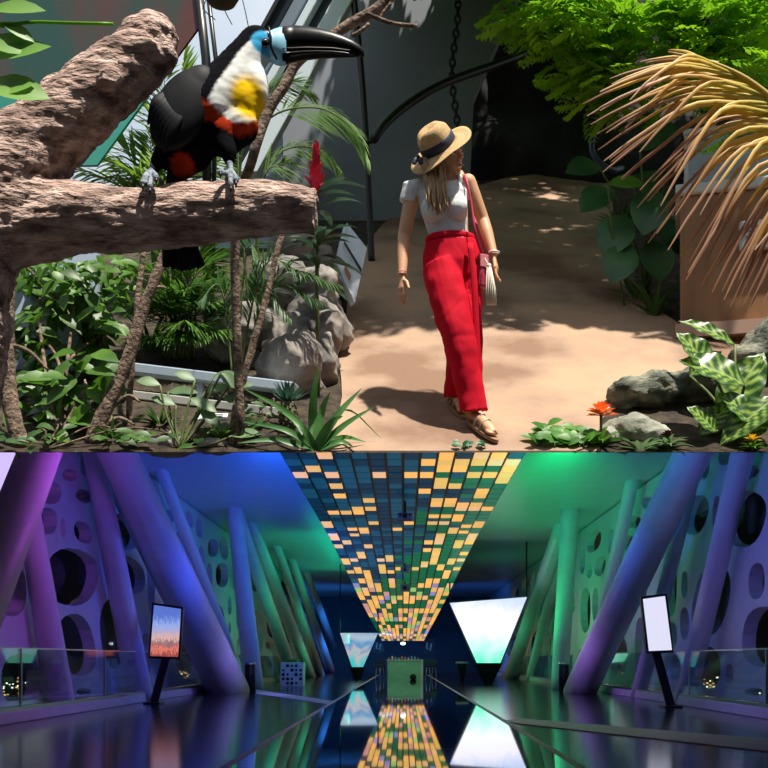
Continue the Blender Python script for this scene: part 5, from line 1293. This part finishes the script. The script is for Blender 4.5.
# hair
hb = MB(); rh = random.Random(5)
hb.ellip(HC - fd * .022 + ax * .014, (.090, .086, .106), Rm, 18, 12)
for i in range(46):
    t = i / 45; st = HC - fd * (.07 * (1 - t) - .02) + sd * (-.065 - .02 * math.sin(t * 3)) * (1 if i % 3 else -.4) - ax * .02 + V((rh.uniform(-.01, .01), -.01, 0))
    ex, ey = lerp(424, 447, t) + rh.uniform(-3, 3), lerp(204, 215, math.sin(t * 3.1)) + rh.uniform(-7, 3)
    st = P(lerp(424, 442, t) + rh.uniform(-2, 2), lerp(160, 166, t), 6.12 + rh.uniform(-.03, .04))
    mid = P(lerp(427, 446, t) + rh.uniform(-2, 2), 187, 6.085 + rh.uniform(-.01, .02)); en = P(ex + 3, ey, 6.075 + rh.uniform(-.015, .015))
    hb.tube(spline([HC - fd * .03 + ax * .02 + (st - HC) * .4, st, mid, en], 5), rlist([.010, .010, .009, .0015], 5), 6)
hb.build('hair', m_hair, wo)
# knitted top
c_ = MB()
c_.tube([P(451, 246, 6.25), P(450, 234, 6.23), P(446, 212, 6.22), P(443, 195, 6.22), P(444, 183, 6.22)], [.128, .118, .136, .148, .10], 22, flat=.70, ref=V((0, 1, 0)))
c_.tube([P(420, 191, 6.22), P(444, 184, 6.22), P(462, 181, 6.22)], [.056, .068, .052], 16)
c_.ellip(P(434, 208, 6.145), (.072, .058, .075)); c_.ellip(P(457, 207, 6.145), (.070, .058, .075))
c_.tube([P(421, 188, 6.22), P(411, 190, 6.22), P(408, 203, 6.225)], [.055, .060, .052], 14)
o = fuse(c_, .0065, 4)
def cull(o, keep):
    ff = []
    for f in o.f:
        c = sum((o.v[i] for i in f), V((0, 0, 0))) / len(f)
        if keep((c.x * F / c.y + VX), VY - c.z * F / c.y, c): ff.append(f)
    o.f = ff; o.m = [0] * len(ff); return o
for i, p in enumerate(o.v): o.v[i] = p + o.n[i] * .003 * noise.noise(V((p.x * 12, p.y * 12, p.z * 26)))
cull(o, lambda x, y, c: y < 244 and y - ((x - 446) / 16) ** 2 * -4 > 181 - (0 if abs(x - 446) < 12 else 8) and x < 467)
o.build('knit_top', m_top, wo)
# trousers
c_ = MB()
c_.tube([P(450, 236, 6.24), P(451, 250, 6.25), P(452, 266, 6.25), P(452, 280, 6.25)], [.132, .158, .168, .15], 24, flat=.74, ref=V((0, 1, 0)))
c_.tube(spline([P(441, 268, 6.22), P(449, 300, 6.17), P(459, 336, 6.13), P(466, 370, 6.14), P(473, 404, 6.15), P(475, 414, 6.15)], 4), rlist([.112, .112, .092, .080, .080, .082], 4), 20)
c_.tube(spline([P(462, 268, 6.27), P(464, 300, 6.29), P(462, 345, 6.30), P(458, 380, 6.36), P(455, 400, 6.38)], 4), rlist([.112, .108, .098, .072, .062], 4), 20)
c_.tube(spline([P(472, 262, 6.22), P(475, 320, 6.20), P(476, 370, 6.2), P(479, 400, 6.2)], 4), rlist([.045, .042, .036, .03], 4), 12)
o = fuse(c_, .007, 4)
for i, p in enumerate(o.v):
    Y = VY - p.z * F / p.y; a = sm_((Y - 250) / 60)
    f1 = noise.noise(V((p.x * 13 - (Y - 240) * .018, p.y * 9, p.z * 2.2))); f2 = noise.noise(V((p.x * 7 + p.z * 9, p.y * 8, p.z * 8 - p.x * 9)))
    f3 = -max(0, .16 - abs(noise.noise(V((p.x * 7 - p.z * 3, p.y * 5, p.z * 4 + p.x * 5))))) * .07
    o.v[i] = p + o.n[i] * (.012 * a * f1 + .013 * f2 * .7 * (.35 + .65 * a) + f3 * .15)
cull(o, lambda x, y, c: y > 237 and y < (411 if c.y < 6.27 else 397))
tr = o.build('wide_trousers', m_red, wo); so_ = tr.modifiers.new('cloth', 'SOLIDIFY'); so_.thickness = .004
b = MB(); pts = []
for i in range(25):
    a = 2 * math.pi * i / 24; pts.append(P(450, 240, 6.24) + V((.137 * math.cos(a), .103 * math.sin(a), .004 * math.cos(a))))
b.tube(pts, .016, 10, cap=False, flat=.35, ref=V((1, 0, 0))); b.build('waistband', m_red, wo)
b = MB(); b.tube(spline([P(470, 243, 6.12), P(474, 280, 6.11), P(477, 340, 6.12), P(480, 398, 6.14)], 5), [.018] * 15 + [.022], 10, flat=.4, ref=V((0, 1, 0))); b.build('hanging_sash', m_red, wo)
# sandals
for (d, s_, u), hl, to in ((fA, hlA, toA), (fB, hlB, toB)):
    b = MB(); L = (to - hl).length + .045; c0 = hl.lerp(to, .5) + d * .005; pts = []
    for i in range(24):
        a = 2 * math.pi * i / 24; r_ = .036 + .008 * math.cos(a); pts.append(c0 + d * (L / 2 + .01) * math.cos(a) + s_ * r_ * math.sin(a) * 1.15 - u * .018)
    b.prism(pts, u * .018); sole = b.build('sandal_sole', m_tan, wo, smooth=False)
    for f_, h_ in ((.62, .052), (.4, .062)):
        c1 = hl.lerp(to, f_); b = MB(); b.tube(spline([c1 + s_ * .04 - u * .002, c1 + s_ * .032 + u * .035, c1 + u * (h_ + .012), c1 - s_ * .032 + u * .035, c1 - s_ * .04 - u * .002], 4), .008, 8, flat=.5); b.build('sandal_strap', mat('silver_strap', (.45, .42, .38), rough=.35, metal=.3), wo)
    b = MB(); c1 = hl + u * .06; b.tube([c1 + V((.036 * math.cos(a), .036 * math.sin(a), 0)) for a in [i * math.pi / 8 for i in range(17)]], .006, 6, cap=False); b.build('ankle_strap', m_tan, wo)
# bracelets
b = MB()
for j in range(2):
    c1 = wR + V((0, 0, .012 + .012 * j)); b.tube([c1 + V((.026 * math.cos(a), .026 * math.sin(a), .003 * math.sin(a))) for a in [i * math.pi / 8 for i in range(17)]], .0032, 6, cap=False)
b.build('bracelet', mat('bracelet_pink', (.55, .25, .22), rough=.3), wo)
b = MB(); c1 = wL + V((0, 0, .02)); b.tube([c1 + V((.028 * math.cos(a), .028 * math.sin(a), .002 * math.sin(a))) for a in [i * math.pi / 8 for i in range(17)]], .006, 6, cap=False); b.build('bracelet', mat('bracelet_white', (.8, .78, .72), rough=.3), wo)
# hat
ax = axh
BC = P(439, 147, 6.13); hx = (V((1, 0, .78)) - ax * V((1, 0, .78)).dot(ax)).normalized(); hy = ax.cross(hx).normalized()
b = MB(); vs = []; fs = []; n = 64; prof = [(.092, .0), (.12, -.006), (.142, -.012), (.165, -.012), (.185, -.004), (.187, -.008), (.165, -.018), (.142, -.018), (.12, -.012), (.092, -.008)]
for r_, z_ in prof:
    for i in range(n):
        a = 2 * math.pi * i / n; s = (r_ - .092) / .115; fl_ = s * s * (-.012 * max(0, math.cos(a)) ** 2 - .025 * max(0, -math.cos(a)) + .012 * math.sin(3 * a + .6) - .02 * max(0, -math.sin(a)))
        rr_ = r_ * (1 + .04 * s * math.cos(2 * a))
        vs.append(BC + hx * rr_ * math.cos(a) + hy * rr_ * math.sin(a) + ax * (z_ + fl_))
for j in range(len(prof)):
    for i in range(n): i2 = (i + 1) % n; j2 = (j + 1) % len(prof); fs.append((j * n + i, j * n + i2, j2 * n + i2, j2 * n + i))
b.add(vs, fs)
crn = [(.094, -.006), (.096, .02), (.094, .05), (.090, .08), (.082, .102), (.068, .116), (.045, .120), (.02, .112), (.002, .108)]
vs = []; fs = []
for r_, z_ in crn:
    for i in range(n):
        a = 2 * math.pi * i / n; e = 1 + .06 * math.cos(2 * a); dz = -.018 * math.exp(-((abs(math.sin(a)) * r_) / .02) ** 2) if z_ > .1 else 0
        vs.append(BC + hx * r_ * e * math.cos(a) + hy * r_ * math.sin(a) / e + ax * (z_ + dz))
for j in range(len(crn) - 1):
    for i in range(n): i2 = (i + 1) % n; fs.append((j * n + i, j * n + i2, (j + 1) * n + i2, (j + 1) * n + i))
fs.append(tuple((len(crn) - 1) * n + i for i in range(n)))
b.add(vs, fs); hat = b.build('straw_hat', m_straw, wo)
b = MB(); vs = []; fs = []
for r_, z_ in ((.0975, -.002), (.1005, .002), (.0995, .042), (.0955, .046)):
    for i in range(n):
        a = 2 * math.pi * i / n; e = 1 + .06 * math.cos(2 * a); vs.append(BC + hx * r_ * e * math.cos(a) + hy * r_ * math.sin(a) / e + ax * z_)
for j in range(3):
    for i in range(n): i2 = (i + 1) % n; fs.append((j * n + i, j * n + i2, (j + 1) * n + i2, (j + 1) * n + i))
b.add(vs, fs); b.build('hat_band', m_navy, hat)
b = MB(); bw = P(418, 157, 6.10)
for s in (-1, 1): b.tube(spline([bw, bw + V((.012 * s, -.01, -.02)), bw + V((.022 * s - .005, -.012, -.045))], 4), rlist([.008, .016, .012], 4), 8, flat=.4, ref=V((0, 1, 0)))
b.ellip(bw, .012); b.build('ribbon_bow', m_navy, hat)
# shoulder bag with tassel: carried by her, a thing of its own
hbg = thing('shoulder_bag', 'small dark red shoulder bag with a cream tassel hanging at the woman\'s hip', 'bag', P(484, 300, 6.16))
m_bag = mat('wine_leather', (.28, .02, .05), (.38, .04, .08), scale=20, rough=.4)
b = MB(); c = P(484, 268, 6.20); rot = Matrix.Rotation(R(25), 3, 'Z'); b.box(c + V((0, 0, -.02)), (.085, .05, .19), rot); bevel(b.build('pouch', m_bag, hbg, smooth=False), .014, 3)
b = MB(); b.box(c + rot @ V((0, -.027, .03)), (.08, .008, .07), rot); bevel(b.build('flap', mat('pale_pink_leather', (.55, .18, .20), rough=.4), hbg, smooth=False), .003)
b = MB(); b.ellip(c + rot @ V((0, -.034, -.01)), (.010, .005, .010)); b.build('clasp', m_steel, hbg)
b = MB(); b.tube(spline([P(482, 254, 6.18), P(475, 232, 6.12), P(471, 205, 6.13), P(467, 184, 6.14), P(463, 174, 6.20), P(464, 180, 6.27), P(474, 215, 6.33), P(485, 254, 6.24)], 5), .0095, 8, flat=.5); b.build('strap', mat('pink_red_strap', (.5, .04, .09), rough=.5), hbg)
m_tas = mat('cream_tassel', (.72, .66, .54), (.82, .78, .68), scale=50, rough=.8)
b = MB(); t0 = P(489, 266, 6.11); b.tube([P(485, 258, 6.14), t0], .003, 6); b.ellip(t0, (.014, .014, .016)); b.build('tassel_knot', m_tas, hbg)
b = MB()
for i in range(26):
    a = i * 2.4; r_ = .012 * math.sqrt(i / 26); b.tube([t0 + V((r_ * math.cos(a), r_ * math.sin(a), -.006)), t0 + V((r_ * 2.3 * math.cos(a) + .01, r_ * 1.5 * math.sin(a), -.12)), t0 + V((r_ * 2.6 * math.cos(a) + .014, r_ * 1.5 * math.sin(a), -.215))], .0028, 5)
b.build('tassel', m_tas, hbg)
